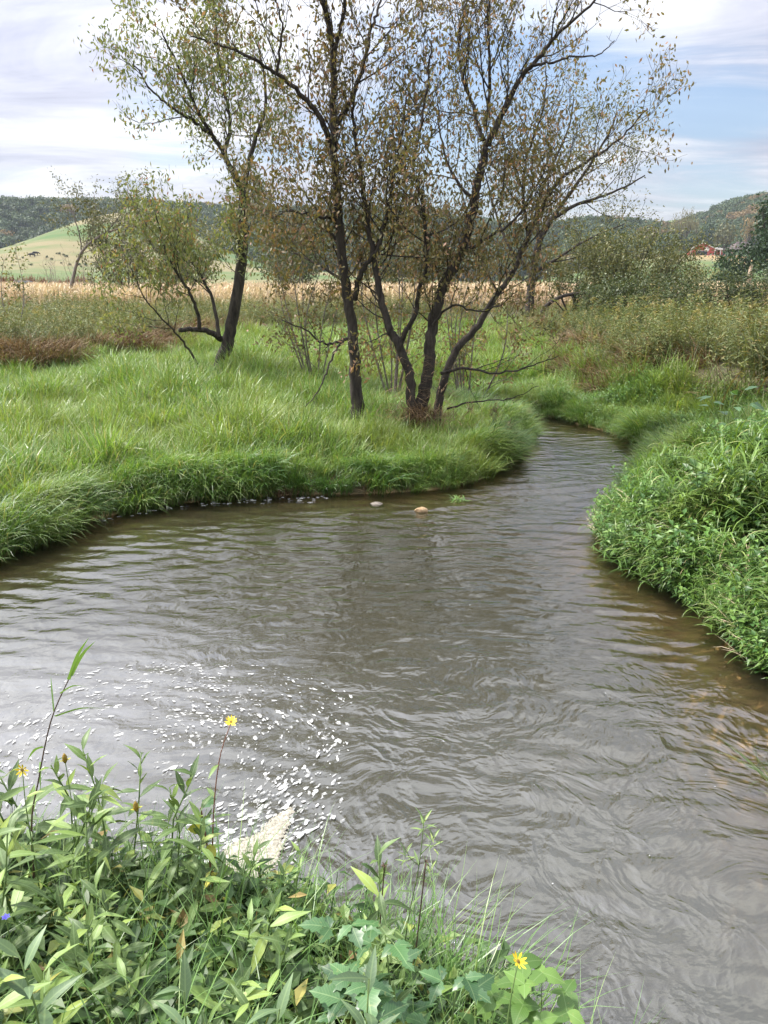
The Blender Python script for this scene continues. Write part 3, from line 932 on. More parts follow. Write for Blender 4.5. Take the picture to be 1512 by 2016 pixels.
# ------------------------------------------------------------------ trees
class Tree:
    def __init__(self, seed):
        self.r = np.random.default_rng(seed)
        self.leafpos = []      # (position, outward direction)

    def grow(self, b, pts, rad, level, maxlev, dens, Lf, up=.35, tmin=.25, ang=(.5, 1.05), minr=.004, leaf_from=2):
        """spawn side branches off the polyline, recursively, into the mesh builder b"""
        r = self.r
        seg = np.linalg.norm(np.diff(pts, axis=0), axis=1)
        cum = np.concatenate([[0], np.cumsum(seg)])
        total = cum[-1]
        nb = max(1, int(total * dens[level] * r.uniform(.8, 1.2)))
        for k in range(nb):
            t = tmin + (1 - tmin) * (k + r.random()) / nb
            s = min(t, .995) * total
            i = min(np.searchsorted(cum, s) - 1, len(seg) - 1)
            i = max(i, 0)
            f = (s - cum[i]) / (seg[i] + 1e-9)
            p = pts[i] * (1 - f) + pts[i + 1] * f
            pr = rad[i] * (1 - f) + rad[i + 1] * f
            tan = (pts[i + 1] - pts[i]) / (seg[i] + 1e-9)
            q = r.normal(0, 1, 3)
            q -= tan * q.dot(tan)
            q /= np.linalg.norm(q) + 1e-9
            a = r.uniform(*ang)
            d = tan * math.cos(a) + q * math.sin(a)
            L = Lf[level] * r.uniform(.55, 1.25) * (1.15 - .55 * t)
            self.branch(b, p, d, L, min(pr * .55, .003 + L * .0105), level + 1, maxlev, dens, Lf, up, minr, leaf_from)

    def branch(self, b, p, d, L, r0, level, maxlev, dens, Lf, up, minr, leaf_from):
        r = self.r
        n = 5 if level < maxlev else 3
        pts = [p]
        d = d / (np.linalg.norm(d) + 1e-9)
        for k in range(n):
            d = d + r.normal(0, .16, 3) + np.array((0, 0, up * .28))
            d /= np.linalg.norm(d)
            pts.append(pts[-1] + d * L / n)
        pts = np.array(pts)
        rad = np.linspace(max(r0, minr), max(r0 * .25, minr * .6), len(pts))
        b.tube(pts, rad, 5 if r0 > .025 else 3, 0, False)
        if level >= leaf_from:
            for k in range(1, len(pts)):
                self.leafpos.append((pts[k], d))
        if level < maxlev:
            self.grow(b, pts, rad, level, maxlev, dens, Lf, up, .2, (.45, 1.0), minr, leaf_from)


def leaves_mesh(tr, name, m, parent, per=5, size=(.06, .11), asp=.42, spread=.09, hang=.6, keep=1.0, gate=None):
    r = tr.r
    if not tr.leafpos:
        return None
    P = np.array([q[0] for q in tr.leafpos])
    if keep < 1:
        P = P[r.random(len(P)) < keep]
    if gate is not None:
        P = P[gate(P)]
    P = np.repeat(P, per, 0)
    n = len(P)
    C = P + r.normal(0, spread, (n, 3))
    D = r.normal(0, 1, (n, 3))
    D[:, 2] -= hang * 1.6
    D /= np.linalg.norm(D, axis=1)[:, None]
    Q = r.normal(0, 1, (n, 3))
    Sd = np.cross(D, Q)
    Sd /= np.linalg.norm(Sd, axis=1)[:, None] + 1e-9
    L = r.uniform(*size, n)[:, None]
    w = L * asp
    V = np.empty((n, 4, 3))
    V[:, 0] = C
    V[:, 1] = C + D * L * .45 + Sd * w * .5
    V[:, 2] = C + D * L
    V[:, 3] = C + D * L * .45 - Sd * w * .5
    o = new_mesh(name, V.reshape(-1, 3), np.arange(4 * n).reshape(n, 4).tolist(), m, parent)
    o['kind'] = 'stuff'
    return link(o)


def limb(px, Y0, Y1=None, r0=10, r1=2, n=6):
    """a limb surveyed as photo points, receding from distance Y0 to Y1"""
    Y1 = Y0 if Y1 is None else Y1
    P = [at(u, v, Y=Y0 + (Y1 - Y0) * k / (len(px) - 1)) for k, (u, v) in enumerate(px)]
    C = catmull(P, n)
    t = np.linspace(0, 1, len(C))
    rad = .70 * (r0 + (r1 - r0) * t ** .8) * Y0 / 1514
    return C, rad


def wobble(P, amp, r):
    Q = P.copy()
    Q[1:-1] += r.normal(0, amp, Q[1:-1].shape)
    return Q


def big_tree(name, label, seed, base, limbs, lm, bark, par, leaf, trunk_name='trunk', group=None):
    """limbs: list of (name, points px, Y0, Y1, r0, r1, grow-kwargs or None); all children of one Empty"""
    root = empty(name, base, 0, label, 'tree', group)
    inv = -np.array(base)
    tr = Tree(seed)
    tw = MB()
    for (nm, px, Y0, Y1, r0, r1, g) in limbs:
        C, rad = limb(px, Y0, Y1, r0, r1)
        C = wobble(C, .012, tr.r)
        if nm == 'trunk':
            rad = rad * (1 + .35 * np.exp(-np.linspace(0, 1, len(C)) * 14))
        b = MB()
        b.tube(C + inv, rad, 10 if r0 > 9 else 7, 0)
        o = link(b.build(nm, bark, root, True))
        if g is not None:
            kw = dict(par)
            kw.update(g)
            tr.grow(tw, C, rad, 0, kw['maxlev'], kw['dens'], kw['Lf'], kw['up'], kw['tmin'], kw.get('ang', (.5, 1.05)), kw['minr'], kw.get('leaf_from', 2))
    if tw.nv:
        for a in tw.v:
            a += inv
        o = link(tw.build('branches', bark, root, True))
        o['kind'] = 'stuff'
    tr.leafpos = [(p + inv, d) for p, d in tr.leafpos]
    if leaf:
        for kw in leaf if isinstance(leaf, list) else [leaf]:
            leaves_mesh(tr, parent=root, **kw)
    return root, tr


def base_of(u, v, Y):
    p = at(u, v, Y=Y)
    p[2] = float(height(p[0], p[1])) - .05
    return tuple(p)


PAR = dict(maxlev=3, dens=(4.3, 5.0, 5.5), Lf=(1.5, .75, .40), up=.45, tmin=.2, minr=.0036)

# tree on the left of the meadow
YA = 21.9
big_tree('boxelder_tree', 'leaning boxelder with green leaves standing alone on the left of the meadow', 11, base_of(428, 752, YA), [
    ('trunk', [(427, 756), (433, 720), (447, 680), (459, 620), (472, 545), (478, 470), (479, 390)], YA, YA, 20, 12, dict(tmin=.55)),
    ('limb', [(479, 392), (466, 355), (442, 305), (415, 262), (392, 225), (370, 175), (345, 120), (318, 60)], YA, YA - .6, 9, 2, dict(tmin=.15)),
    ('limb', [(480, 392), (488, 330), (505, 270), (522, 215), (520, 150), (508, 90)], YA, YA + .8, 9, 2, dict(tmin=.2)),
    ('limb', [(442, 305), (452, 240), (440, 170), (430, 100), (425, 40)], YA - .3, YA + .5, 6, 2, dict(tmin=.1)),
    ('limb', [(415, 262), (372, 232), (330, 205), (292, 170), (262, 120)], YA - .4, YA - 1.6, 5, 1.5, dict(tmin=.15)),
    ('limb', [(437, 668), (415, 655), (390, 648), (352, 650)], YA, YA - .8, 9, 6, None),
    ('limb', [(393, 648), (388, 610), (370, 570), (340, 525), (322, 480), (306, 420)], YA - .5, YA - 1.3, 6, 1.5, dict(tmin=.25)),
    ('limb', [(432, 664), (421, 600), (398, 545), (365, 495), (345, 440)], YA - .2, YA + .6, 6, 1.5, dict(tmin=.3)),
    ('limb', [(399, 740), (382, 705), (357, 667), (320, 628), (284, 585), (255, 520)], YA - .1, YA - 1.6, 4, 1.2, dict(tmin=.4)),
], None, M['bark'], PAR, [dict(name='crown', m=M['elder_green'], per=3, size=(.10, .17), asp=.34, spread=.13, hang=.9, keep=.62)])

# single-stemmed tree in the middle
YB = 15.41
gateB = lambda P: np.random.default_rng(5).random(len(P)) < np.clip(1.1 - P[:, 2] / 11, .25, 1)
big_tree('boxelder_tree', 'tall straight dark boxelder with one trunk left of the clump by the water', 12, base_of(705, 832, YB), [
    ('trunk', [(706, 838), (704, 800), (699, 735), (694, 660), (684, 580), (672, 500), (665, 400), (657, 300), (656, 220), (657, 140), (652, 70), (640, 20), (630, -60)], YB, YB, 19, 6, dict(tmin=.35, Lf=(1.3, .6, .3))),
    ('limb', [(699, 590), (710, 540), (729, 510), (748, 480), (760, 420), (775, 350), (790, 280), (800, 190)], YB, YB - .7, 8, 2, dict(tmin=.2)),
    ('limb', [(656, 292), (632, 235), (590, 182), (540, 142), (482, 108), (418, 84), (375, 72)], YB, YB - 1.3, 9, 1.5, dict(tmin=.15, Lf=(1.1, .6, .32))),
    ('limb', [(660, 248), (690, 200), (714, 130), (733, 55), (748, 0), (765, -80)], YB, YB + .7, 8, 2, dict(tmin=.15)),
    ('limb', [(657, 110), (672, 50), (680, -10), (690, -90)], YB, YB - .6, 6, 2, dict(tmin=.1)),
    ('limb', [(545, 146), (555, 60), (540, -10)], YB - .7, YB - 1.2, 4, 1.5, dict(tmin=.1)),
    ('limb', [(690, 665), (665, 672), (640, 676), (600, 650), (555, 630)], YB, YB - 1.6, 5, 1.2, dict(tmin=.2, dens=(2.5, 2.2, 2.2), Lf=(.8, .4, .25), up=-.1, leaf_from=3)),
    ('limb', [(676, 672), (655, 700), (641, 735), (625, 770), (600, 802)], YB - .3, YB - 1.1, 4, 1.2, dict(tmin=.3, dens=(1.6, 1.5, 1), Lf=(.4, .25, .2), up=-.2, leaf_from=9)),
    ('limb', [(667, 430), (620, 425), (570, 415), (535, 430)], YB, YB - 1.0, 5, 1.2, dict(tmin=.2)),
    ('limb', [(680, 555), (625, 520), (585, 500), (545, 470)], YB, YB + .9, 5, 1.2, dict(tmin=.15)),
    ('limb', [(672, 490), (640, 440), (600, 380), (560, 330)], YB, YB + 1.0, 5, 1.2, dict(tmin=.1)),
], None, M['bark'], PAR, [dict(name='crown', m=M['elder_brown'], per=3, size=(.075, .125), asp=.4, spread=.09, hang=.8, keep=1.0, gate=gateB)])

# the clump of stems by the point
gateC = lambda P: np.random.default_rng(6).random(len(P)) < np.clip(1.2 - P[:, 2] / 8.0, .2, 1)
YC = 15.0
big_tree('boxelder_tree', 'clump of dark boxelder stems fanning out of one base beside the stream bend', 13, base_of(828, 838, YC), [
    ('trunk', [(828, 842), (826, 810), (836, 765), (844, 720), (848, 660), (860, 605), (878, 552), (906, 503), (922, 450), (932, 405), (943, 350), (958, 292)], YC, YC + .3, 20, 10, dict(tmin=.35)),
    ('limb', [(960, 288), (992, 214), (1024, 155), (1066, 106), (1108, 58), (1160, 12), (1210, -50)], YC + .3, YC - .4, 9, 2, dict(tmin=.1)),
    ('limb', [(958, 290), (944, 258), (933, 212), (912, 159), (902, 90), (916, 15), (925, -60)], YC + .3, YC + .9, 7, 2, dict(tmin=.2)),
    ('limb', [(955, 250), (964, 170), (961, 60), (966, -30)], YC + .3, YC + .2, 6, 2, dict(tmin=.1)),
    ('limb', [(1045, 128), (1090, 122), (1130, 112), (1178, 108), (1210, 80)], YC - .1, YC - .8, 4, 1, dict(tmin=.2, dens=(2.4, 2.5, 2), Lf=(.5, .3, .2), leaf_from=4)),
    ('stem', [(820, 835), (810, 800), (806, 735), (780, 672), (762, 635), (748, 576), (738, 516), (728, 457), (716, 380), (706, 320), (696, 233), (700, 160)], YC - .1, YC + .6, 17, 3, dict(tmin=.3)),
    ('limb', [(785, 690), (800, 650), (818, 620), (823, 580), (840, 530), (838, 460), (827, 376), (813, 328), (828, 249), (843, 159), (850, 80)], YC, YC - .9, 8, 2, dict(tmin=.3)),
    ('stem', [(858, 838), (872, 760), (892, 700), (942, 640), (970, 592), (1000, 550), (1030, 490), (1055, 430), (1085, 375), (1120, 340), (1165, 312), (1225, 268), (1275, 215)], YC + .3, YC + 1.4, 13, 2, dict(tmin=.3)),
    ('limb', [(1040, 470), (1030, 380), (1040, 300), (1070, 210), (1075, 130)], YC + 1.0, YC + 1.6, 5, 1.5, dict(tmin=.1)),
    ('limb', [(852, 640), (890, 600), (935, 612), (985, 600), (1020, 570)], YC, YC - .8, 4, 1.2, dict(tmin=.2, leaf_from=3)),
    ('limb', [(868, 735), (920, 725), (975, 735), (1040, 722), (1100, 700)], YC + .2, YC - .8, 5, 1, dict(tmin=.15, dens=(3.4, 3.2, 3), Lf=(1.0, .5, .3), up=.05, leaf_from=9)),
    ('limb', [(880, 805), (940, 790), (1000, 785), (1060, 760)], YC + .1, YC - .7, 3, .8, dict(tmin=.3, dens=(2, 1.5, 1), Lf=(.5, .25, .2), up=.1, leaf_from=9)),
    ('limb', [(905, 500), (960, 470), (1015, 430), (1060, 360), (1090, 290)], YC + .2, YC + .3, 5, 1.5, dict(tmin=.15)),
    ('limb', [(932, 400), (890, 340), (868, 270), (862, 190)], YC + .3, YC + 1.2, 5, 1.5, dict(tmin=.15)),
], None, M['bark'], PAR, [dict(name='crown', m=M['elder_brown'], per=3, size=(.07, .12), asp=.4, spread=.10, hang=.8, keep=.95, gate=gateC)])

# paler tree further back, its crown showing right of the clump
YD = 42.0
big_tree('spreading_tree', 'spreading grey green tree behind the clump, its crown reaching over the fallen limb', 14, base_of(1042, 620, YD), [
    ('trunk', [(1042, 632), (1044, 590), (1048, 540), (1060, 480), (1085, 430)], YD, YD, 13, 8, dict(tmin=.5)),
    ('limb', [(1085, 432), (1130, 405), (1180, 388), (1230, 368), (1270, 345)], YD, YD - 1, 6, 1.5, dict()),
    ('limb', [(1060, 480), (1060, 400), (1090, 320), (1120, 250), (1130, 190)], YD, YD + 2, 6, 1.5, dict()),
    ('limb', [(1085, 432), (1130, 370), (1170, 310), (1200, 260), (1215, 220)], YD, YD - 1, 6, 1.5, dict()),
    ('limb', [(1048, 540), (1000, 480), (970, 400), (950, 320)], YD, YD + 2, 6, 1.5, dict()),
    ('limb', [(1048, 540), (1110, 500), (1160, 470), (1230, 440)], YD, YD - 2, 5, 1.5, dict()),
], None, M['bark'], dict(PAR, dens=(1.5, 2.2, 2.8), Lf=(2.6, 1.3, .7), minr=.008), [dict(name='crown', m=M['elder_grey'], per=4, size=(.10, .18), asp=.45, spread=.22, hang=.3, keep=.62)])


def simple_tree(name, label, cat, base, seed, h, spread, stems, m, bark, leaf_size, per, dens=(1.1, 1.5, 2.0), Lf=(1.6, .9, .5), trunk_r=.12, fan=.5, maxlev=3, group=None, keep=1.0, minr=.008, lean=(0, 0), lspread=.18, asp=.45, up=.35, tmin=.2, hang=.4, names=('trunk', 'crown')):
    """a generic tree or bush: several stems that fan out from the base and branch"""
    root = empty(name, base, 0, label, cat, group)
    tr = Tree(seed)
    b, tw = MB(), MB()
    r = tr.r
    for k in range(stems):
        az = 2 * math.pi * (k + r.uniform(-.3, .3)) / max(stems, 1)
        f = fan * (r.uniform(.5, 1.0) if stems > 1 else r.uniform(0, .15))
        end = np.array((math.cos(az) * f * spread + lean[0], math.sin(az) * f * spread + lean[1], h * r.uniform(.72, .92)))
        mid = end * .5 + np.array((math.cos(az), math.sin(az), 0)) * f * spread * .12 + r.normal(0, .06 * h, 3) * np.array((1, 1, .3))
        C = catmull([np.array((math.cos(az) * .05, math.sin(az) * .05, -.15)), mid, end], 7)
        rad = np.linspace(trunk_r * r.uniform(.8, 1.1), trunk_r * .15, len(C))
        b.tube(C, rad, 7)
        tr.grow(tw, C, rad, 0, maxlev, dens, Lf, up, tmin, (.5, 1.15), minr, max(1, maxlev - 1))
    link(b.build(names[0], bark, root, True))
    if tw.nv:
        o = link(tw.build('branches', bark, root, True))
        o['kind'] = 'stuff'
    if m is not None:
        leaves_mesh(tr, names[1], m, root, per, leaf_size, asp, lspread, hang, keep)
    return root


def ground_at(u, Y, sink=.05):
    p = at(u, 548, Y=Y)
    return (p[0], Y, float(height(p[0], Y)) - sink)


def build_midground():
    # leaning tree bent over like an arch, far left
    YF = 62.0
    p = at(140, 580, Y=YF)
    base = (p[0], YF, float(height(p[0], YF)) - .1)
    big_tree('arched_tree', 'grey trunked tree bent over like an arch at the edge of the corn', 21, base, [
        ('trunk', [(136, 600), (138, 575), (146, 538), (155, 508), (166, 490), (183, 474), (210, 458), (245, 448), (290, 440)], YF, YF - 1, 5.5, 2, dict(tmin=.35)),
        ('limb', [(160, 498), (158, 470), (150, 440), (140, 410), (128, 390)], YF, YF - 1, 2.2, .8, dict(tmin=.2)),
        ('limb', [(166, 490), (180, 450), (188, 415), (185, 385)], YF, YF + 1, 2.0, .8, dict(tmin=.2)),
        ('limb', [(210, 458), (235, 425), (255, 395), (262, 365)], YF, YF - 1, 2.0, .8, dict(tmin=.15)),
    ], None, M['bark_pale'], dict(PAR, dens=(1.4, 2.0, 2.4), Lf=(2.2, 1.2, .7), minr=.009), [dict(name='crown', m=M['willow'], per=5, size=(.14, .26), asp=.4, spread=.25, hang=.5, keep=.75)])

    st = lambda *a, **k: simple_tree(*a, **k)
    # bushes and small trees beyond and beside the corn
    st('bare_bush', 'bare grey brown bush right of the arched trunk', 'bush', ground_at(168, 66), 31, 4.2, 2.2, 9, None, M['twig_pale'], None, 0, dens=(1.2, 1.8, 2), Lf=(1.4, .8, .5), trunk_r=.045, fan=.8, minr=.010)
    st('dead_sapling', 'pale leafless sapling standing on the pasture left of the arched trunk', 'tree', ground_at(101, 105), 32, 5.6, 1.6, 5, None, M['twig_pale'], None, 0, dens=(1.2, 1.5, 1.5), Lf=(1.6, .9, .6), trunk_r=.06, fan=.6, minr=.014)
    st('green_bush', 'tall narrow olive bush beside the arched trunk', 'bush', ground_at(248, 64), 33, 8.2, 3.6, 9, M['willow'], M['bark_pale'], (.16, .28), 7, dens=(1.2, 1.6, 2), Lf=(1.6, .9, .6), trunk_r=.05, fan=.8, lspread=.3, minr=.01)
    st('green_bush', 'broad olive bush in the corn behind the low limbs of the left boxelder', 'bush', ground_at(355, 72), 34, 8.4, 5.2, 10, M['willow'], M['bark_pale'], (.18, .30), 7, dens=(1.2, 1.6, 2), Lf=(1.8, 1.0, .6), trunk_r=.05, fan=.8, lspread=.35, minr=.01)
    st('dark_bush', 'dark bushy tree in the corn seen between the two boxelders', 'tree', ground_at(585, 85), 36, 8.5, 5.0, 9, M['bush'], M['bark_pale'], (.2, .34), 7, dens=(1.1, 1.5, 1.8), Lf=(2.2, 1.2, .7), trunk_r=.07, fan=.85, lspread=.4, minr=.012)
    st('dark_bush', 'dark bushy tree in the corn behind the clump of stems', 'tree', ground_at(790, 90), 37, 8.0, 5.5, 9, M['bush'], M['bark_pale'], (.2, .34), 7, dens=(1.1, 1.5, 1.8), Lf=(2.2, 1.2, .7), trunk_r=.07, fan=.85, lspread=.4, minr=.012)
    st('sapling', 'slender sapling with sparse yellowish leaves at the left edge on the terrace', 'tree', ground_at(14, 30), 35, 3.5, .9, 2, M['elder_green'], M['bark_pale'], (.09, .16), 4, dens=(2.6, 2.5, 2.5), Lf=(.7, .4, .25), trunk_r=.03, fan=.4, lean=(.25, 0), lspread=.12, minr=.006, keep=.6)
    for k, (u, Y, h, w, lab) in enumerate(((615, 20.5, 4.6, 1.6, 'thin brown leaved saplings behind and left of the single straight trunk'), (775, 19.0, 5.6, 1.7, 'thin brown leaved saplings standing between the straight trunk and the clump'), (925, 20.0, 4.8, 1.8, 'thin brown leaved saplings standing behind the right stems of the clump'))):
        st('sapling_thicket', lab, 'sapling', ground_at(u, Y), 70 + k, h, w, 7, M['elder_brown'], M['bark_pale'], (.07, .12), 3, dens=(2.4, 2.8, 3.0), Lf=(1.1, .6, .35), trunk_r=.028, fan=.7, lspread=.10, minr=.0045, keep=.7)
    # bushes on the right behind the terrace
    YE = 41.0
    st('willow_bush', 'big rounded willow bush to the right of the fallen limb', 'bush', ground_at(1235, YE), 41, 4.3, 3.3, 13, M['willow'], M['bark'], (.10, .19), 9, dens=(2.0, 2.4, 2.6), Lf=(1.3, .8, .45), trunk_r=.06, fan=.95, lspread=.22, minr=.007)
    st('willow_bush', 'lower willow bush with bare dark stems right of the big willow bush', 'bush', ground_at(1312, 43), 42, 3.0, 2.0, 8, M['willow'], M['bark'], (.10, .18), 6, dens=(1.8, 2.2, 2.4), Lf=(1.1, .7, .4), trunk_r=.05, fan=.9, lspread=.2, minr=.007)
    st('willow_bush', 'willow bush filling the gap above the fallen limb', 'bush', ground_at(1130, 45), 43, 4.0, 2.2, 8, M['willow'], M['bark'], (.10, .19), 6, dens=(1.8, 2.2, 2.4), Lf=(1.2, .7, .45), trunk_r=.05, fan=.8, lspread=.22, minr=.007)
    low = [(1178, 43.5, 1.7, 1.3, 'low dark bush under the arch of the fallen limb'), (1195, 36, 2.0, 1.6, 'low dark bush at the foot of the big willow bush'), (1255, 35.5, 2.2, 1.7, 'low dark bush in front of the big willow bush'),
           (1310, 36, 2.1, 1.6, 'low dark bush below the lower willow bush'), (1365, 38, 1.9, 1.5, 'low dark bush between willow and corn strip'), (1420, 39, 2.0, 1.6, 'spreading low bush in front of the right corn strip'),
           (1470, 38, 2.2, 1.7, 'low bush below the dead snag'), (1520, 37, 2.5, 1.8, 'low bush cut by the right edge of view')]
    for k, (u, Y, h, w, lab) in enumerate(low):
        st('low_bush', lab, 'bush', ground_at(u, Y), 50 + k, h, w, 9, M['bush'], M['bark'], (.09, .16), 6, dens=(2.4, 2.8, 2.6), Lf=(.8, .5, .35), trunk_r=.03, fan=.95, lspread=.16, minr=.006, group='low bushes along the back of the terrace')
    # fallen arching limb
    root = empty('fallen_limb', ground_at(1085, 41), 0, 'dark fallen limb arching out of the weeds behind the clump', 'log')
    b = MB()
    for px, r0, r1 in (([(1062, 625), (1075, 603), (1100, 586), (1135, 578), (1165, 580), (1195, 592)], 7, 3), ([(1128, 580), (1127, 600), (1120, 635)], 4.5, 3), ([(1140, 579), (1160, 568), (1200, 562)], 3, 1)):
        C, rad = limb(px, 41, 40.6, r0, r1)
        b.tube(C - np.array(root.location), rad, 8)
    link(b.build('limb', M['bark'], root, True))
    # weathered snag
    Y = 58
    x0 = at(1474, 560, Y=Y)
    root = empty('dead_snag', (x0[0], Y, float(height(x0[0], Y)) - .1), 0, 'pale broken tree stump standing upright beside the corn', 'stump')
    b = MB()
    top = at(1474, 527, Y=Y)[2] - root.location.z
    r = np.random.default_rng(3)
    C = np.c_[r.normal(0, .02, 7), r.normal(0, .02, 7), np.linspace(-.1, top, 7)]
    b.tube(C, [.26, .21, .19, .17, .165, .16, .10], 9)
    link(b.build('trunk', M['wood_dead'], root, True))
    b = MB()
    for k in range(5):
        a = k * 1.3
        c = np.array((.09 * math.cos(a), .09 * math.sin(a), top - .1))
        b.tube([c, c + (0, 0, .12), c + (.02, 0, r.uniform(.15, .4))], [.05, .04, .005], 4)
    link(b.build('splinters', M['wood_dead'], root))
    # dark trees on the right behind the corn
    st('broad_tree', 'large dark green tree at the right edge behind the corn', 'tree', ground_at(1530, 100), 61, 11.5, 5.5, 7, M['evergreen'], M['bark'], (.35, .6), 7, dens=(1.0, 1.2, 1.3), Lf=(2.6, 1.5, .9), trunk_r=.2, fan=.8, lspread=.45, minr=.02)
    st('broad_tree', 'dark green bushy tree left of the large dark tree behind the corn', 'tree', ground_at(1452, 108), 62, 6.3, 3.6, 7, M['evergreen'], M['bark'], (.32, .55), 7, dens=(1.0, 1.2, 1.3), Lf=(2.0, 1.2, .8), trunk_r=.12, fan=.85, lspread=.4, minr=.02)
    st('pale_shrub', 'yellow green shrub at the foot of the far corn field', 'bush', ground_at(1390, 150), 63, 4.5, 4.5, 7, M['poplar'], M['bark_pale'], (.3, .5), 6, dens=(.9, 1.1, 1.2), Lf=(1.8, 1.1, .7), trunk_r=.08, fan=.9, lspread=.4, minr=.02)


def canopy_tpl(name, seed, m, n=420, a=(1, 1, 1), leaf=.17, lobes=9):
    """tree crown of unit radius seen from afar: lobes of many leaf clumps over a dark inside"""
    r = np.random.default_rng(seed)
    b = MB()
    C = r.normal(0, 1, (lobes, 3))
    C /= np.linalg.norm(C, axis=1)[:, None]
    C *= r.uniform(.35, .65, (lobes, 1))
    C[:, 2] = np.abs(C[:, 2]) * .9 + .15
    R_ = r.uniform(.32, .5, lobes)
    for k in range(n):
        i = r.integers(lobes)
        d = r.normal(0, 1, 3)
        d /= np.linalg.norm(d)
        p = (C[i] + d * R_[i] * r.uniform(.75, 1.05)) * a
        q = r.normal(0, 1, 3)
        t = d + r.normal(0, .5, 3)
        s = np.cross(t, q)
        s /= np.linalg.norm(s) + 1e-9
        t = np.cross(s, t / np.linalg.norm(t))
        b.rhomb(p, t, s, leaf * r.uniform(.7, 1.5), leaf * r.uniform(.6, 1.1))
    b.tube([(0, 0, -.9), (0, 0, .3)], [.07, .04], 5)
    return b.build(name, m)


def build_far():
    T = [canopy_tpl(f'canopy_{i}', 200 + i, M['forest'], a=(1, 1, .85 + .15 * (i % 3))) for i in range(5)]
    T += [canopy_tpl('canopy_autumn', 210, M['autumn'])]
    x, y = rand_pts(30000, -330, 420, 395, 760)
    h = height(x, y)
    left_open = np.exp(-((x + 122) / 55) ** 2 - ((y - 395) / 90) ** 2) > .22
    farm = (x > 165) & (x < 300) & (y < 512 + .2 * np.maximum(x - 230, 0))
    low = (y < 470 + 22 * (fbm(x / 30, y / 30, 2) - .5) - 30 * smooth(0, -200, x)) & (x < 175)
    k = ~left_open & ~farm & ~low & in_view(x, y, 25, .53) & (rng.random(len(x)) < .30)
    x, y, h = x[k], y[k], h[k]
    n = len(x)
    s = rng.uniform(4.2, 7.5, n)
    idx = rng.integers(0, 5, n)
    aut = (fbm(x / 22 + 50, y / 22, 2) > .70)
    idx = np.where(aut & (rng.random(n) < .7), 5, idx)
    scatter('forest', 'far woods covering the ridge across the valley', np.c_[x, y, h + s * .75], T, np.c_[np.zeros(n), np.zeros(n), rng.uniform(0, 6.28, n)], s, idx)
    # scrub dots on the pasture
    x, y = rand_pts(1600, -190, 120, 170, 330)
    k = ((fbm(x / 25, y / 18 + 7, 3) > .66) | ((np.abs(y - 285 - .15 * x) < 5))) & in_view(x, y, 10, .53)
    x, y = x[k], y[k]
    n = len(x)
    s = rng.uniform(.25, .75, n)
    scatter('pasture_scrub', 'scattered dark scrub on the green pasture', np.c_[x, y, height(x, y) + s * .25], T[:5], np.c_[np.zeros(n), np.zeros(n), rng.uniform(0, 6.28, n)], s, rng.integers(0, 5, n))

    # trees round the farm
    def far_tree(name, label, u, Y, rad, hh, m, seed, n=700, a=(1, 1, 1), leaf=.13, lift=1.0, group=None):
        p = at(u, 500, Y=Y)
        root = empty(name, (p[0], Y, float(height(p[0], Y))), 0, label, 'tree', group)
        c = link(canopy_tpl('crown', seed, m, n, a, leaf, 14))
        c.parent = root
        c.scale = (rad, rad, hh * .62)
        c.location = (0, 0, hh * .38 * lift)
        c['kind'] = 'stuff'
        b = MB()
        b.tube([(0, 0, -.4), (.1, 0, hh * .3), (0, .1, hh * .7)], [hh * .03, hh * .022, .05], 7)
        for q in range(5):
            e = np.array((math.cos(q * 1.3) * rad * .5, math.sin(q * 1.3) * rad * .5, hh * .66))
            b.tube([(0, 0, hh * .28), e * .6 + (0, 0, hh * .06), e], [hh * .014, hh * .01, .03], 5)
        link(b.build('trunk', M['bark'], root, True))
    far_tree('autumn_tree', 'tan autumn tree at the foot of the left woods, nearest the left edge', 18, 462, 6.5, 13, M['autumn'], 298)
    far_tree('autumn_tree', 'wide tan autumn tree at the foot of the left woods above the cows', 66, 470, 8.5, 12, M['autumn'], 299)
    far_tree('round_tree', 'rounded olive tree standing right of the red barn', 1424, 440, 7.6, 18, M['willow'], 301)
    far_tree('pale_tree', 'pale thinning tree above the brown roofed house', 1472, 500, 6.5, 23, M['autumn'], 302, 420)
    far_tree('dark_tree', 'dark tree right beside the red barn on its left', 1358, 470, 3.6, 13, M['evergreen'], 303)
    far_tree('dark_tree', 'dark tree behind the barn between the barn and the round tree', 1392, 505, 5.2, 20, M['evergreen'], 304)
    for k, (u, hh, q) in enumerate(((1322, 20, 'leftmost and shortest pale poplar of the row behind the red barn'), (1336, 24, 'second pale poplar from the left in the row behind the red barn'), (1350, 25, 'tallest pale poplar of the row behind the red barn'), (1362, 22, 'rightmost pale poplar of the row behind the red barn'))):
        far_tree('poplar', q, u, 512 + 3 * k, 3.6, hh, M['poplar'], 310 + k, 420, (1, 1, 1.15), .12, 1.0, 'pale poplars behind the barn')
    for k, (u, hh, q) in enumerate(((1262, 19, 'leftmost of three grey brown thinning trees left of the pale poplars'), (1282, 17, 'middle of three grey brown thinning trees left of the pale poplars'), (1302, 18, 'grey brown thinning tree next to the leftmost pale poplar'))):
        far_tree('grey_tree', q, u, 480 + 4 * k, 5.0, hh, M['autumn'], 320 + k, 380, (1, 1, 1), .12, 1.0, 'grey thinning trees below the right ridge')


build_midground()
build_far()


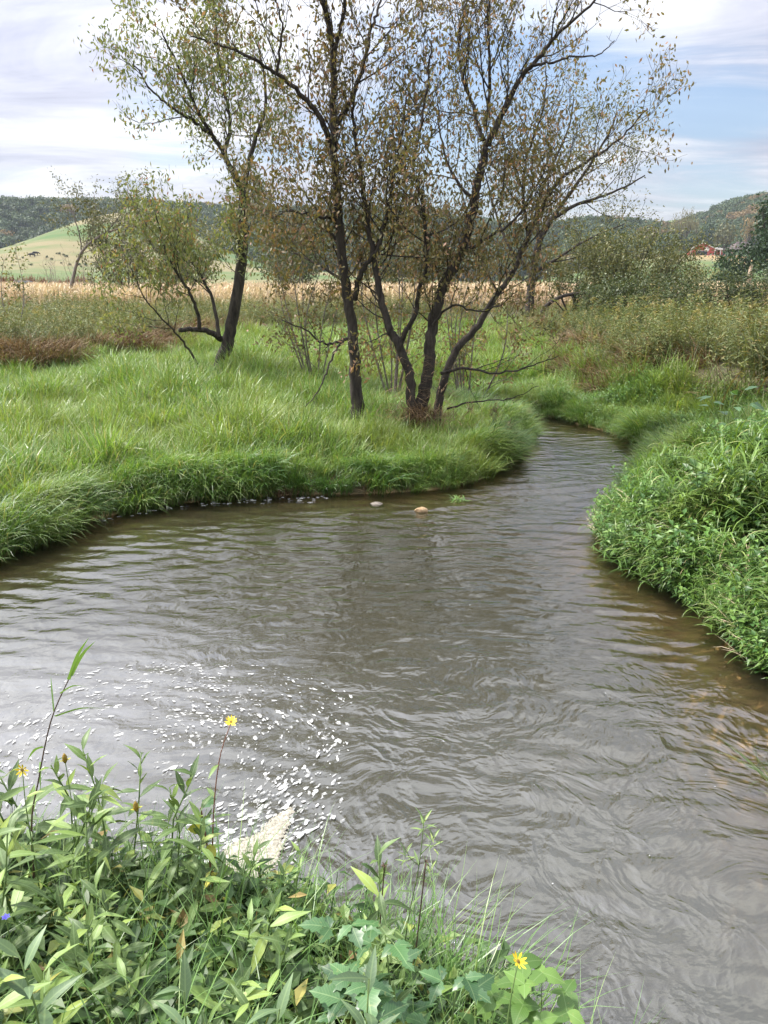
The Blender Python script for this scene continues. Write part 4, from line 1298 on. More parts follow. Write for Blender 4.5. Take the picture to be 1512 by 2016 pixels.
# ------------------------------------------------------------------ farm, cattle, bale
M['barn_red'] = plain_mat('barn_red', (.34, .045, .032), (.46, .075, .05), 3, .7, .1, (4, 4, .3))
M['white'] = plain_mat('white_paint', (.70, .70, .68), (.82, .82, .80), 3, .6, .05)
M['roof_red'] = plain_mat('barn_roof_metal', (.30, .07, .055), (.42, .12, .09), 3, .55, .1)
M['roof_brown'] = plain_mat('house_roof', (.060, .045, .045), (.12, .09, .085), 3, .8, .1)
M['dark'] = plain_mat('painted_doorway_shade', (.008, .007, .006), (.02, .018, .015), 3, .9, .1)  # near-black colour painted for the shade inside the barn doorway
M['wall_brown'] = plain_mat('house_wall', (.085, .055, .04), (.14, .09, .07), 3, .8, .1)
M['glass'] = plain_mat('window_glass', (.02, .025, .03), (.05, .06, .07), 3, .1, 0, spec=.8)
M['cow'] = plain_mat('cow_hide', (.007, .006, .006), (.02, .018, .016), 5, .6, .1)
M['wrap'] = plain_mat('bale_wrap', (.012, .013, .014), (.05, .055, .055), 4, .7, .3)
M['brush'] = leaf_mat('red_brown_brush', [(0, (.10, .045, .03)), (.6, (.19, .085, .055)), (1, (.27, .15, .09))], .1, .7, .2)


def prism(b, prof, y0, y1, m=0):
    """profile in x,z swept along y, closed"""
    n = len(prof)
    V = [(x, y0, z) for x, z in prof] + [(x, y1, z) for x, z in prof]
    b.add(V, [tuple(range(n)), tuple(range(2 * n - 1, n - 1, -1))] + [(i, i + n, (i + 1) % n + n, (i + 1) % n) for i in range(n)], m)


def build_farm():
    Y = 462
    p = at(1383, 500, Y=Y)
    z = float(height(p[0], Y))
    barn = empty('red_barn', (p[0], Y, z), R(-14), 'red gabled barn with white trim and an open dark doorway on the hillside', 'barn')
    w, hw, hr, L = 13.0, 3.4, 6.6, 16
    b = MB()
    prism(b, [(-w / 2, -2), (w / 2, -2), (w / 2, hw), (0, hr), (-w / 2, hw)], 0, L)
    link(b.build('wall', M['barn_red'], barn))
    for s in (-1, 1):
        b = MB()
        prism(b, [(0, hr + .02), (0, hr + .30), (s * (w / 2 + .6), hw - .02), (s * (w / 2 + .6), hw - .30)], -.5, L + .5)
        link(b.build('roof', M['roof_red'], barn))
        b = MB()
        prism(b, [(0, hr + .05), (0, hr + .62), (s * (w / 2 + .7), hw + .22), (s * (w / 2 + .7), hw - .36)], -.66, -.52)
        link(b.build('gable_trim', M['white'], barn))
        b = MB()
        b.box((s * (w / 2 - .1), -.1, hw / 2 - .2), (.35, .14, hw))
        link(b.build('corner_board', M['white'], barn))
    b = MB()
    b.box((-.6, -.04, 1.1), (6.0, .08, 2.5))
    link(b.build('doorway', M['dark'], barn))  # flat panel on a solid wall, its shade put in by colour
    b = MB()
    b.box((-.6, -.12, 2.47), (6.4, .12, .22))
    link(b.build('door_header', M['white'], barn))
    b = MB()
    b.tube([(2.0, -.30, 3.2), (2.0, -.18, 3.2), (2.0, -.06, 3.2)], [1.25, 1.35, 1.35], 16)
    b.tube([(2.0, -.29, 3.2), (2.0, -.31, 3.2)], [1.0, .2], 16)
    link(b.build('white_disc', M['white'], barn))
    # low wing to the right
    q = at(1407, 500, Y=Y + 6)
    wing = empty('open_shed', (q[0], Y + 5, float(height(q[0], Y + 5))), R(-8), 'low red shed with white posts attached to the barn side', 'shed')
    b = MB()
    b.box((1.5, 4, 1.2), (9, 5, 3.6))
    link(b.build('wall', M['barn_red'], wing))
    b = MB()
    prism(b, [(-3.4, 3.1), (6.4, 3.1), (6.4, 3.4), (1.5, 4.4), (-3.4, 3.4)], .6, 7)
    link(b.build('roof', M['white'], wing))
    for k in range(4):
        b = MB()
        b.box((-2.8 + k * 2.9, 1.0, 1.3), (.35, .35, 3.6))
        link(b.build('post', M['white'], wing))
    # brown roofed house
    Yh = 468
    q = at(1468, 490, Y=Yh)
    house = empty('farm_house', (q[0], Yh, float(height(q[0], Yh))), R(12), 'dark house with a broad brown hipped roof half hidden by the round tree', 'house')
    b = MB()
    b.box((0, 4, 1.2), (15, 9, 4.0))
    link(b.build('wall', M['wall_brown'], house))
    b = MB()
    b.add([(-8.4, -1, 3.1), (8.4, -1, 3.1), (8.4, 9.4, 3.1), (-8.4, 9.4, 3.1), (-3.0, 4.2, 7.6), (4.0, 4.2, 7.6)], [(0, 1, 5, 4), (1, 2, 5), (2, 3, 4, 5), (3, 0, 4), (3, 2, 1, 0)])
    rf = link(b.build('roof', M['roof_brown'], house))
    b = MB()
    b.box((2.6, 4.4, 7.9), (.9, .9, 1.8))
    link(b.build('chimney', M['wall_brown'], rf))
    for k in range(3):
        b = MB()
        b.box((-4.5 + 4.2 * k, -.53, 1.7), (1.5, .08, 1.3))
        wd = link(b.build('window', M['white'], house))
        b = MB()
        b.box((-4.5 + 4.2 * k, -.59, 1.7), (1.2, .04, 1.0))
        link(b.build('pane', M['glass'], wd))


def cow_mesh():
    b = bmesh.new()
    V = [(0, 0, 1.0), (-.55, 0, 1.02), (-.95, 0, 1.05), (.55, 0, 1.0), (.95, 0, 1.1), (1.3, 0, .95), (1.6, 0, .62), (1.75, 0, .42),
         (-.85, .25, .75), (-.95, .25, .45), (-.88, .25, .03), (-.85, -.25, .75), (-.95, -.25, .45), (-.88, -.25, .03),
         (.7, .22, .72), (.72, .22, .4), (.7, .22, .03), (.7, -.22, .72), (.72, -.22, .4), (.7, -.22, .03), (-1.12, 0, .9), (-1.2, 0, .5)]
    Rd = [.42, .42, .36, .40, .36, .22, .17, .12, .18, .09, .07, .18, .09, .07, .16, .09, .07, .16, .09, .07, .04, .03]
    E = [(0, 1), (1, 2), (0, 3), (3, 4), (4, 5), (5, 6), (6, 7), (2, 8), (8, 9), (9, 10), (2, 11), (11, 12), (12, 13), (4, 14), (14, 15), (15, 16), (4, 17), (17, 18), (18, 19), (2, 20), (20, 21)]
    me = bpy.data.meshes.new('cow')
    me.from_pydata(V, E, [])
    o = bpy.data.objects.new('cow', me)
    COL.objects.link(o)
    sk = o.modifiers.new('skin', 'SKIN')
    for i, r in enumerate(Rd):
        me.skin_vertices[0].data[i].radius = (r, r)
    me.skin_vertices[0].data[0].use_root = True
    o.modifiers.new('sub', 'SUBSURF').levels = 1
    o.modifiers['sub'].render_levels = 1
    dg = bpy.context.evaluated_depsgraph_get()
    out = bpy.data.meshes.new_from_object(o.evaluated_get(dg))
    bpy.data.objects.remove(o)
    out.materials.clear()
    out.materials.append(M['cow'])
    return out


def build_cattle():
    me = cow_mesh()
    for k, (u, v, rz, lab) in enumerate(((63.5, 506, 178, 'black cow grazing on the pasture slope, the lower of the two'), (69.5, 503, 15, 'black cow grazing on the pasture slope, the higher of the two'))):
        for Y in np.arange(230, 430, .5):
            p = at(u, v, Y=Y)
            if height(p[0], Y) >= p[2]:
                break
        o = bpy.data.objects.new('cow', me)
        o.location = (p[0], Y, float(height(p[0], Y)) - .02)
        o.rotation_euler = (0, 0, R(rz))
        tag(link(o), lab, 'cow', 'black cows on the pasture')


def build_bale():
    g = ground_at(44, 112)
    root = empty('wrapped_bale', g, R(20), 'dark wrapped hay bale lying behind the corn at far left', 'hay bale')
    b = MB()
    n = 9
    t = np.linspace(-1, 1, n)
    b.tube(np.c_[t * 1.5, 0 * t, 0 * t + 1.0], 0.95 * np.sqrt(np.clip(1 - (np.abs(t) ** 6) * .5, .2, 1)), 14)
    link(b.build('wrap', M['wrap'], root, True))
    b = MB()
    b.tube([(-1.52, 0, 1.0), (-1.56, 0, 1.0)], [.6, .1], 14)
    link(b.build('end_fold', M['wrap'], root))
    b = MB()
    r = np.random.default_rng(8)
    for k in range(2600):
        x = r.uniform(-62, -43)
        y = 116 + r.normal(0, 1.5)
        hh = 2.1 * r.random() * (.5 + .5 * vnoise(np.array(x / 2.2), np.array(1.5)))
        b.ribbon((x, y, float(1.0 + hh)), r.uniform(0, 6.28), r.uniform(.7, 1.6), .07, .2, r.uniform(.8, 1.9), 2)
    tag(link(b.build('red_brush', M['brush'])), 'reddish brown brushwood row behind the corn on the left', kind='stuff')


build_farm()
build_cattle()
build_bale()


# ------------------------------------------------------------------ near bank: single plants
M['lance'] = leaf_mat('lance_leaf', [(0.0, (.065, .115, .036)), (.5, (.110, .175, .050)), (.85, (.17, .25, .062)), (1.0, (.24, .30, .07))], .24, .48, .38, per='obj')
M['lance_grey'] = leaf_mat('grey_lance_leaf', [(0.0, (.105, .17, .085)), (1.0, (.15, .22, .11))], .25, .5, .35, per='obj')
M['broad'] = leaf_mat('broad_leaf', [(0.0, (.036, .098, .034)), (1.0, (.066, .145, .048))], .25, .38, .5, per='obj')
M['round'] = leaf_mat('round_leaf', [(0.0, (.085, .175, .035)), (1.0, (.14, .235, .055))], .3, .45, .4, per='obj')
M['under'] = leaf_mat('undergrowth_leaf', [(0.0, (.035, .075, .022)), (.6, (.075, .14, .038)), (.9, (.16, .24, .06)), (.97, (.30, .30, .08)), (1.0, (.30, .20, .09))], .28, .45, .4, per='both')
M['stem'] = plain_mat('plant_stem', (.075, .13, .035), (.13, .19, .06), 20, .6, .1)
M['stem_red'] = plain_mat('red_stem', (.14, .06, .04), (.22, .10, .06), 20, .6, .1)
M['petal'] = plain_mat('yellow_petal', (.72, .50, .02), (.80, .60, .04), 12, .55, .1)
M['disc'] = plain_mat('flower_disc', (.14, .09, .015), (.30, .20, .03), 60, .8, .6)
M['yellow_leaf'] = leaf_mat('yellowing_leaf', [(0, (.34, .36, .05)), (1, (.50, .46, .07))], .35, .5, .3, per='obj')
M['blue'] = plain_mat('blue_petal', (.08, .08, .42), (.14, .12, .55), 10, .5, .1)
M['neargrass'] = leaf_mat('near_bank_grass', [(0.0, (.095, .19, .05)), (.6, (.15, .27, .07)), (1.0, (.25, .34, .11))], .3, .38, .5)
M['brown_stem'] = plain_mat('dry_brown_stem', (.05, .03, .02), (.11, .07, .045), 20, .8, .2)


def leaf_mesh(name, m, stations, droop=.25, fold=.18, teeth=0.0, wave=0.0, seed=0):
    """unit-length leaf along +x; stations (t, halfwidth)"""
    r = np.random.default_rng(seed)
    V, F = [], []
    for k, (t, w) in enumerate(stations):
        z = -droop * t * t + .06 * t
        w2 = w * (1 + (teeth if k % 2 else -teeth))
        wz = fold * w2 + wave * math.sin(k * 2.1 + seed)
        V += [(t, -w2, z + wz), (t, 0, z), (t, w2, z + wz)]
    n = len(stations)
    for k in range(n - 1):
        a, b = 3 * k, 3 * k + 3
        F += [(a, a + 1, b + 1, b), (a + 1, a + 2, b + 2, b + 1)]
    me = bpy.data.meshes.new(name)
    me.from_pydata(V, [], F)
    me.materials.append(m)
    me.polygons.foreach_set('use_smooth', np.ones(len(F), bool))
    return me


LANCE = [(0, .012), (.12, .05), (.3, .115), (.5, .13), (.72, .085), (.9, .03), (1, .002)]
NARROW = [(0, .01), (.15, .04), (.35, .065), (.6, .065), (.85, .03), (1, .002)]
BROAD = [(0, .02), (.08, .13), (.18, .23), (.3, .30), (.42, .29), (.54, .27), (.66, .20), (.78, .15), (.9, .06), (1, .002)]
ROUND = [(0, .03), (.1, .22), (.26, .35), (.44, .36), (.64, .26), (.85, .10), (1, .005)]
LM = {
    'lance': [leaf_mesh('leaf', M['lance'], LANCE, d, f, 0, .01, k) for k, (d, f) in enumerate(((.15, .25), (.35, .15), (.55, .3), (.05, .2)))],
    'grey': [leaf_mesh('leaf', M['lance_grey'], LANCE, d, f, 0, .01, k) for k, (d, f) in enumerate(((.15, .25), (.35, .15), (.5, .3)))],
    'narrow': [leaf_mesh('leaf', M['lance'], NARROW, d, f, 0, .0, k) for k, (d, f) in enumerate(((.1, .2), (.35, .15)))],
    'broad': [leaf_mesh('leaf', M['broad'], BROAD, d, f, .16, .012, k) for k, (d, f) in enumerate(((.15, .18), (.35, .12), (.3, .22)))],
    'round': [leaf_mesh('leaf', M['round'], ROUND, d, f, 0, .015, k) for k, (d, f) in enumerate(((.15, .12), (.3, .1)))],
    'yellow': [leaf_mesh('leaf', M['yellow_leaf'], BROAD, .3, .15, .05, .02, 2)],
}


def place_leaf(me, root, p, az, elev, size, roll=0.0, name='leaf'):
    o = bpy.data.objects.new(name, me)
    o.parent = root
    o.location = p
    o.rotation_euler = Euler((roll, -elev, az), 'XYZ')
    o.scale = (size, size, size)
    COL.objects.link(o)
    return o


def stem_curve(h, lean, az, r, n=6):
    t = np.linspace(0, 1, n)
    off = h * lean * t ** 1.6
    return np.c_[off * math.cos(az), off * math.sin(az), h * t - .04 * (t == 0)] + np.c_[r.normal(0, .006, n), r.normal(0, .006, n), np.zeros(n)]


def lance_plant(name, label, h, seed, kind='lance', n=20, size=.115, lean=.15, stem='stem', group=None, top=6, sz_pow=1.0):
    r = np.random.default_rng(seed)
    root = empty(name, (0, 0, 0), 0, label, 'plant', group)
    C = stem_curve(h, lean, r.uniform(0, 6.28), r)
    b = MB()
    b.tube(C, np.linspace(.0045, .0022, len(C)), 5)
    link(b.build('stem', M[stem], root, True))
    for k in range(n):
        t = .22 + .78 * (k / (n - 1)) ** .85
        i = min(int(t * 5), 4)
        p = C[i] * (1 - (t * 5 - i)) + C[i + 1] * (t * 5 - i)
        az = k * 2.39996 + r.normal(0, .2)
        last = n - k <= top
        el = r.uniform(.55, 1.1) if last else r.uniform(-.15, .55)
        sz = size * (r.uniform(.55, .85) if last else r.uniform(.8, 1.25)) * (.75 if t < .35 else 1)
        place_leaf(LM[kind][r.integers(len(LM[kind]))], root, p, az, el, sz, r.normal(0, .25))
    return root


def copy_thing(root, loc, rz, sc, label=None):
    c = root.copy()
    COL.objects.link(c)
    c.location, c.rotation_euler, c.scale = loc, (0, 0, rz), (sc, sc, sc)
    if label:
        c['label'] = label
    for ch in KIDS[root.name]:
        d = ch.copy()
        COL.objects.link(d)
        d.parent = c
    return c


KIDS = {}


def flower(root, p, size, petals, rnd, tilt=(0.5, 0.0), half=False):
    """daisy head: each petal a strip of quads round a domed disc"""
    ax = Euler((tilt[0], tilt[1], 0)).to_matrix()
    b = MB()
    prof = [(0, 0), (.18 * size, .05 * size), (.24 * size, 0), (.2 * size, -.08 * size), (.05 * size, -.16 * size)]
    V, F = [], []
    for k in range(10):
        a = k * math.pi / 5
        for q, z in prof:
            V.append(tuple(ax @ Vector((q * math.cos(a), q * math.sin(a), z + .05 * size))))
    for k in range(10):
        for j in range(len(prof) - 1):
            a, c = k * 5 + j, ((k + 1) % 10) * 5 + j
            F.append((a, a + 1, c + 1, c))
    b.add(np.array(V) + p, F)
    link(b.build('flower_disc', M['disc'], root, True))
    for k in range(petals):
        a = k * 2 * math.pi / petals + rnd.normal(0, .08)
        up = rnd.uniform(.1, .5)
        V, F = [], []
        for j, (t, w) in enumerate(((.2, .05), (.45, .12), (.75, .13), (.95, .06), (1.05, .005))):
            for sgn in (-1, 1):
                v = Vector((t * size * math.cos(up * t), sgn * w * size, t * size * math.sin(up * t) + .02 * size * sgn * sgn))
                v = Euler((0, 0, a)).to_matrix() @ v
                V.append(tuple(ax @ v))
            if j:
                F.append((2 * j - 2, 2 * j - 1, 2 * j + 1, 2 * j))
        bb = MB()
        bb.add(np.array(V) + p, F)
        link(bb.build('petal', M['petal'], root))


def on_near_bank(x, y):
    return (sdf(NEAR, x, y) < -.02)


def build_near():
    r = np.random.default_rng(77)
    # prototypes of the common lance-leaved weed
    protos = [lance_plant('lance_leaf_weed', 'green lance leaved weed among many on the near bank', h, 400 + k, 'lance', n, sz, .18, group='lance leaved weeds on the near bank')
              for k, (h, n, sz) in enumerate(((.62, 22, .115), (.74, 26, .12), (.52, 20, .105), (.68, 24, .10), (.58, 20, .13)))]
    for pr in protos:
        KIDS[pr.name] = [c for c in bpy.data.objects if c.parent == pr]
    spots = []
    tries = 0
    while len(spots) < 92 and tries < 40000:
        tries += 1
        x, y = r.uniform(-2.1, .80), r.uniform(.75, 3.15)
        if not on_near_bank(x, y) or abs(x) > .62 * y + .35:
            continue
        if (x - .12) ** 2 + (y - 1.72) ** 2 < .10 or (x > .30 and y < 1.9):
            continue
        if x > -.45 and y > 2.15 and r.random() < .65:
            continue
        if min([((x - a) ** 2 + (y - b) ** 2) for a, b in spots] or [9]) < .017:
            continue
        spots.append((x, y))
    for k, (x, y) in enumerate(spots):
        z = float(height(x, y)) - .02
        pr = protos[k % 5]
        sc = r.uniform(.85, 1.15) * (1 + .45 * float(smooth(-.5, -1.5, np.array(x))) * float(smooth(1.7, 2.6, np.array(y))))
        if k < 5:
            pr.location, pr.rotation_euler, pr.scale = (x, y, z), (r.normal(0, .08), r.normal(0, .08), r.uniform(0, 6.28)), (sc,) * 3
        else:
            c = copy_thing(pr, (x, y, z), r.uniform(0, 6.28), sc)
            c.rotation_euler = (r.normal(0, .1), r.normal(0, .1), r.uniform(0, 6.28))

    # larger grey-green plants low in the frame
    for k, (u, v, z, lab) in enumerate(((515, 1985, 1.35, 'tall grey green weed with long leaves at the bottom edge left of the toothed plants'), (712, 1960, 1.42, 'grey green weed with long upright leaves rising in front of the toothed plants'), (60, 1900, 1.5, 'grey green weed with wide spreading leaves at the lower left corner'), (330, 1960, 1.4, 'grey green weed between the bottom corner and the tall grey one'))):
        p = at(u, v, z=z)
        g = float(height(p[0], p[1]))
        o = lance_plant('grey_leaf_weed', lab, z - g + .02, 440 + k, 'grey', 13, .17, .05, top=5)
        o.location = (p[0], p[1], g - .02)
    # broad toothed plant
    labs = ('dark blue green broad toothed leaf plant, tallest of its cluster', 'broad toothed leaf plant at the water side of its cluster', 'broad toothed leaf plant on the left flank of its cluster', 'broad toothed leaf plant lowest in its cluster, cut by the bottom edge', 'broad toothed leaf plant right of the tallest one, above the round leaves')
    for k, (u, v, z) in enumerate(((735, 1800, 1.25), (800, 1855, 1.2), (655, 1890, 1.25), (700, 1985, 1.22), (870, 1930, 1.15))):
        rr = np.random.default_rng(450 + k)
        p = at(u, v, z=z)
        g = float(height(p[0], p[1]))
        h = z - g
        root = empty('broad_leaf_plant', (p[0], p[1], g - .02), 0, labs[k], 'plant', 'toothed broad leaf plants')
        C = stem_curve(h, .1, rr.uniform(0, 6.28), rr)
        b = MB()
        b.tube(C, np.linspace(.006, .003, 6), 5)
        nl = 0
        for q in range(9):
            t = .35 + .65 * q / 8
            i = min(int(t * 5), 4)
            pt = C[i] * (1 - (t * 5 - i)) + C[i + 1] * (t * 5 - i)
            az = q * 2.2 + rr.normal(0, .2)
            L = rr.uniform(.05, .11) * (1.2 - .5 * t)
            e = pt + L * np.array((math.cos(az), math.sin(az), .35))
            b.tube([pt, (pt + e) / 2 + (0, 0, .01), e], [.002, .0018, .0015], 3)
            for da, szf in ((0, 1.0), (1.25, .72), (-1.25, .72)):
                place_leaf(LM['broad'][rr.integers(3)], root, e, az + da, rr.uniform(-.1, .35), .092 * szf * rr.uniform(.8, 1.2), rr.normal(0, .2))
        link(b.build('stem', M['stem'], root, True))
    # round-leaved plants at the lower right end of the bank
    labs = ('yellow green round leaved plant under the right sunflower', 'yellow green round leaved plant at the bottom edge of the bank', 'round leaved plant nearest the water right of the sunflower', 'round leaved plant between the toothed cluster and the right sunflower')
    for k, (u, v, z) in enumerate(((1085, 1935, .98), (1050, 1990, 1.02), (1130, 1985, .92), (985, 1945, 1.05))):
        rr = np.random.default_rng(470 + k)
        p = at(u, v, z=z)
        g = float(height(p[0], p[1]))
        root = empty('round_leaf_plant', (p[0], p[1], g - .02), 0, labs[k], 'plant', 'round leaved plants')
        b = MB()
        for q in range(9):
            az = q * 2.4
            hh = (z - g) * rr.uniform(.55, 1.05)
            e = np.array((math.cos(az) * rr.uniform(.03, .14), math.sin(az) * rr.uniform(.03, .14), hh))
            b.tube([(0, 0, 0), e * .5 + (0, 0, .05), e], [.003, .002, .0015], 4)
            for da in (0, 2.1, -2.1):
                place_leaf(LM['round'][rr.integers(2)], root, e, az + da, rr.uniform(-.2, .25), rr.uniform(.055, .085), rr.normal(0, .2))
        link(b.build('stem', M['stem'], root, True))
    # sunflowers and buds
    fl = (((455, 1421), (402, 1640), 2.85, .028, 11, (.5, .15), 'stem_red', 'yellow sunflower on a thin red stem held out over the foam', 3),
          ((1020, 1893), (985, 1985), 1.78, .028, 9, (.35, .5), 'stem', 'yellow sunflower low at the right end of the near bank', 1),
          ((44, 1516), (60, 1680), 2.65, .028, 8, (1.2, .2), 'stem', 'drooping yellow sunflower at the left edge beside the reed', 4))
    for (u, v), (u2, v2), Y, sz, pet, tilt, sm, lab, nl in fl:
        rr = np.random.default_rng(int(u))
        top = at(u, v, Y=Y)
        bx = at(u2, v2, Y=Y - .12)
        g = float(height(bx[0], bx[1])) - .02
        root = empty('sunflower', (bx[0], bx[1], g), 0, lab, 'flower')
        e = top - np.array(root.location)
        C = catmull([np.zeros(3), e * np.array((.15, .15, .55)) + (.01, 0, 0), e * np.array((.55, .55, .85)), e], 4)
        b = MB()
        b.tube(C, np.linspace(.004, .0018, len(C)), 5)
        link(b.build('stem', M[sm], root, True))
        flower(root, e, sz, pet, rr, tilt)
        for q in range(nl):
            pt = C[int((.45 + .12 * q) * (len(C) - 1))]
            place_leaf(LM['lance'][q % 3], root, pt, q * 2.2, .3, .08)
    for u, v, Y, lab in ((128, 1497, 2.75, 'brownish closed flower bud on a thin stem above the left weeds'), (268, 1592, 2.5, 'small orange yellow bud between the leaves left of the vine')):
        top = at(u, v, Y=Y)
        g = float(height(top[0], Y - .05)) - .02
        root = empty('flower_bud', (top[0] + .02, Y - .05, g), 0, lab, 'flower')
        e = top - np.array(root.location)
        b = MB()
        b.tube(catmull([(0, 0, 0), e * .5 + (.01, 0, 0), e]), .002, 4)
        link(b.build('stem', M['stem'], root))
        b = MB()
        b.tube([e - (0, 0, .012), e, e + (0, 0, .02), e + (0, 0, .034)], [.004, .011, .009, .002], 7)
        link(b.build('bud', M['disc'], root, True))
        for q in range(3):
            place_leaf(LM['yellow'][0], root, e - np.array((0, 0, .01)), q * 2.1, .9, .035, name='sepal')
    # yellowing vine on an upright stalk
    top = at(395, 1590, Y=2.75)
    g = float(height(top[0], 2.7)) - .02
    root = empty('yellowing_vine', (top[0], 2.7, g), 0, 'vine with yellow and dark green heart shaped leaves below the red stemmed sunflower', 'plant')
    e = top - np.array(root.location)
    b = MB()
    b.tube(catmull([(0, 0, 0), e * .5 + (.03, 0, 0), e]), .004, 5)
    link(b.build('stem', M['stem_red'], root))
    for q in range(14):
        t = .25 + .75 * q / 13
        kind = 'yellow' if q in (3, 5, 6, 9, 11) else 'broad'
        place_leaf(LM[kind][0], root, e * t + np.array((.03 * math.sin(3 * t), 0, 0)), q * 2.0, r.uniform(-.4, .3), r.uniform(.06, .095), r.normal(0, .3))
    # tall reed leaning over the foam on the left
    P = [at(62, 1640, Y=2.80), at(75, 1540, Y=2.84), at(100, 1420, Y=2.88), at(135, 1338, Y=2.92), at(160, 1290, Y=2.95)]
    g = float(height(P[0][0], 2.75)) - .02
    root = empty('tall_reed', (P[0][0] - .02, 2.75, g), 0, 'tall reed grass stalk with long pointed blades standing over the foam at left', 'plant')
    o0 = np.array(root.location)
    C = catmull([np.zeros(3)] + [p - o0 for p in P], 4)
    b = MB()
    b.tube(C, np.linspace(.0045, .002, len(C)), 5)
    link(b.build('stem', M['brown_stem'], root, True))
    for (u, v), (u2, v2), w in (((135, 1338), (175, 1255), .014), ((140, 1330), (188, 1262), .014), ((108, 1410), (215, 1395), .012), ((106, 1400), (100, 1330), .013), ((85, 1470), (52, 1500), .016), ((118, 1365), (172, 1352), .010), ((80, 1500), (80, 1560), .014)):
        a, c = at(u, v, Y=2.9) - o0, at(u2, v2, Y=2.9 + r.uniform(-.12, .12)) - o0
        mid = (a + c) / 2 + (0, 0, .02)
        K = catmull([a, mid, c], 4)
        tdir = (c - a) / np.linalg.norm(c - a)
        sd = np.cross(tdir, (0, .8, .6))
        sd /= np.linalg.norm(sd)
        n = len(K)
        ww = w * .5 * np.minimum(1, (1 - np.linspace(0, 1, n)) * 2 + .03)
        V = np.empty((2 * n, 3))
        V[0::2], V[1::2] = K - sd * ww[:, None], K + sd * ww[:, None]
        bb = MB()
        bb.add(V, [(2 * i, 2 * i + 1, 2 * i + 3, 2 * i + 2) for i in range(n - 1)])
        link(bb.build('blade', M['neargrass'], root))
    # willow herb sprig and dry stalks standing over the water in the middle
    p = at(835, 1612, Y=2.42)
    gx, gy = at(790, 1760, Y=2.36)[:2]
    g = float(height(gx, gy)) - .02
    root = empty('willow_herb', (gx, gy, g), 0, 'sprig with whorls of small narrow leaves rising against the water right of centre', 'plant')
    e = p - np.array(root.location)
    C = catmull([np.zeros(3), e * .45 + (-.02, 0, .02), e * .8, e], 5)
    b = MB()
    b.tube(C, np.linspace(.003, .0015, len(C)), 5)
    tips = [(e, 1.0)]
    for k in range(3):
        q = C[9 + k]
        t2 = q + np.array((.05 * (-1) ** k, .02 * k - .02, .07))
        b.tube([q, (q + t2) / 2 + (.01 * (-1) ** k, 0, 0), t2], [.0018, .0015, .001], 4)
        tips.append((t2, .8))
    link(b.build('stem', M['stem'], root, True))
    for q, f in tips:
        for k in range(11):
            place_leaf(LM['narrow'][k % 2], root, q - np.array((0, 0, .006 * k)), k * 2.4, 1.0 - .09 * k, .055 * f)
    for k in range(7):
        place_leaf(LM['narrow'][k % 2], root, C[4 + k], k * 2.4, .3, .07)
    for (u, v), (u2, v2), lab in (((757, 1705), (728, 1800), 'dark dry stalk standing upright below the sprig'), ((838, 1700), (800, 1800), 'dry stem with a brown seed head right of the dark stalk')):
        Y = 2.35
        a, c = at(u, v, Y=Y), at(u2, v2, Y=Y - .05)
        g = float(height(c[0], c[1])) - .02
        root = empty('dry_stalk', (c[0], c[1], g), 0, lab, 'plant')
        e = a - np.array(root.location)
        b = MB()
        b.tube(catmull([(0, 0, 0), e * .5, e]), .0028, 5)
        link(b.build('stem', M['brown_stem'], root))
        b = MB()
        for k in range(9):
            dd = r.normal(0, 1, 3)
            b.leaf(e, dd + (0, 0, .6), np.array((0, .1, 1)), .02, .006, .2)
        link(b.build('seed_head', M['brown_stem'], root))
    # blue flower at the left edge
    p = at(12, 1808, Y=1.9)
    g = float(height(p[0], 1.9)) - .02
    root = empty('blue_flower', (p[0], 1.9, g), 0, 'small blue violet flower at the left edge among dark leaves', 'flower')
    e = np.array((0, 0, p[2] - g))
    b = MB()
    b.tube([(0, 0, 0), e * .5, e], .002, 4)
    link(b.build('stem', M['stem'], root))
    for k in range(6):
        b = MB()
        b.leaf(e, (math.cos(k * 1.05), math.sin(k * 1.05), .7), np.array((0, 0, 1.0)), .018, .012, .3)
        link(b.build('petal', M['blue'], root))

    # uncountable low leaves and grass between them
    def under_tpl(seed, kind):
        q = np.random.default_rng(seed)
        b = MB()
        up = np.array((0, 0, 1.0))
        for _ in range(5):
            a = q.uniform(0, 6.28)
            h = q.uniform(.14, .36)
            base = np.array((q.normal(0, .06), q.normal(0, .06), -.02))
            tip = base + np.array((math.cos(a) * .06, math.sin(a) * .06, h))
            b.tube([base, tip], [.003, .0015], 3, 0, False)
            for k in range(8):
                t = .3 + .7 * k / 7
                e = q.uniform(-.2, .6)
                aa = k * 2.4
                d = np.array((math.cos(aa) * math.cos(e), math.sin(aa) * math.cos(e), math.sin(e)))
                L = q.uniform(.05, .085)
                b.leaf(base * (1 - t) + tip * t, d, up, L, L * kind, q.uniform(.2, .8))
        return b.build(f'under_{seed}', M['under'])
    T = [under_tpl(500, .32), under_tpl(501, .55), under_tpl(502, .75), under_tpl(503, .4)]
    x, y = rand_pts(5600, -4.6, 1.0, .4, 3.6, r)
    k = on_near_bank(x, y) & (np.abs(x) < .62 * y + 2.4)
    x, y = x[k], y[k]
    n = len(x)
    scatter('undergrowth', 'tangle of small leaves covering the near bank under the weeds', np.c_[x, y, height(x, y)], T, rot_rand(n, .2, r), r.uniform(.8, 1.5, n), r.integers(0, 4, n))
    G = [grass_tpl(f'neargrass_{i}', 520 + i, 15, .06, .45, .95, .0065, M['neargrass'], (.05, .5), (.6, 1.5), None, seg=7) for i in range(4)]
    G += [grass_tpl(f'nearbroad_{i}', 530 + i, 5, .05, .35, .6, .013, M['neargrass'], (.1, .6), (.6, 1.4), None, seg=6) for i in range(2)]
    x, y = rand_pts(6200, -4.6, 1.05, .5, 3.6, r)
    edge = sdf(NEAR, x, y)
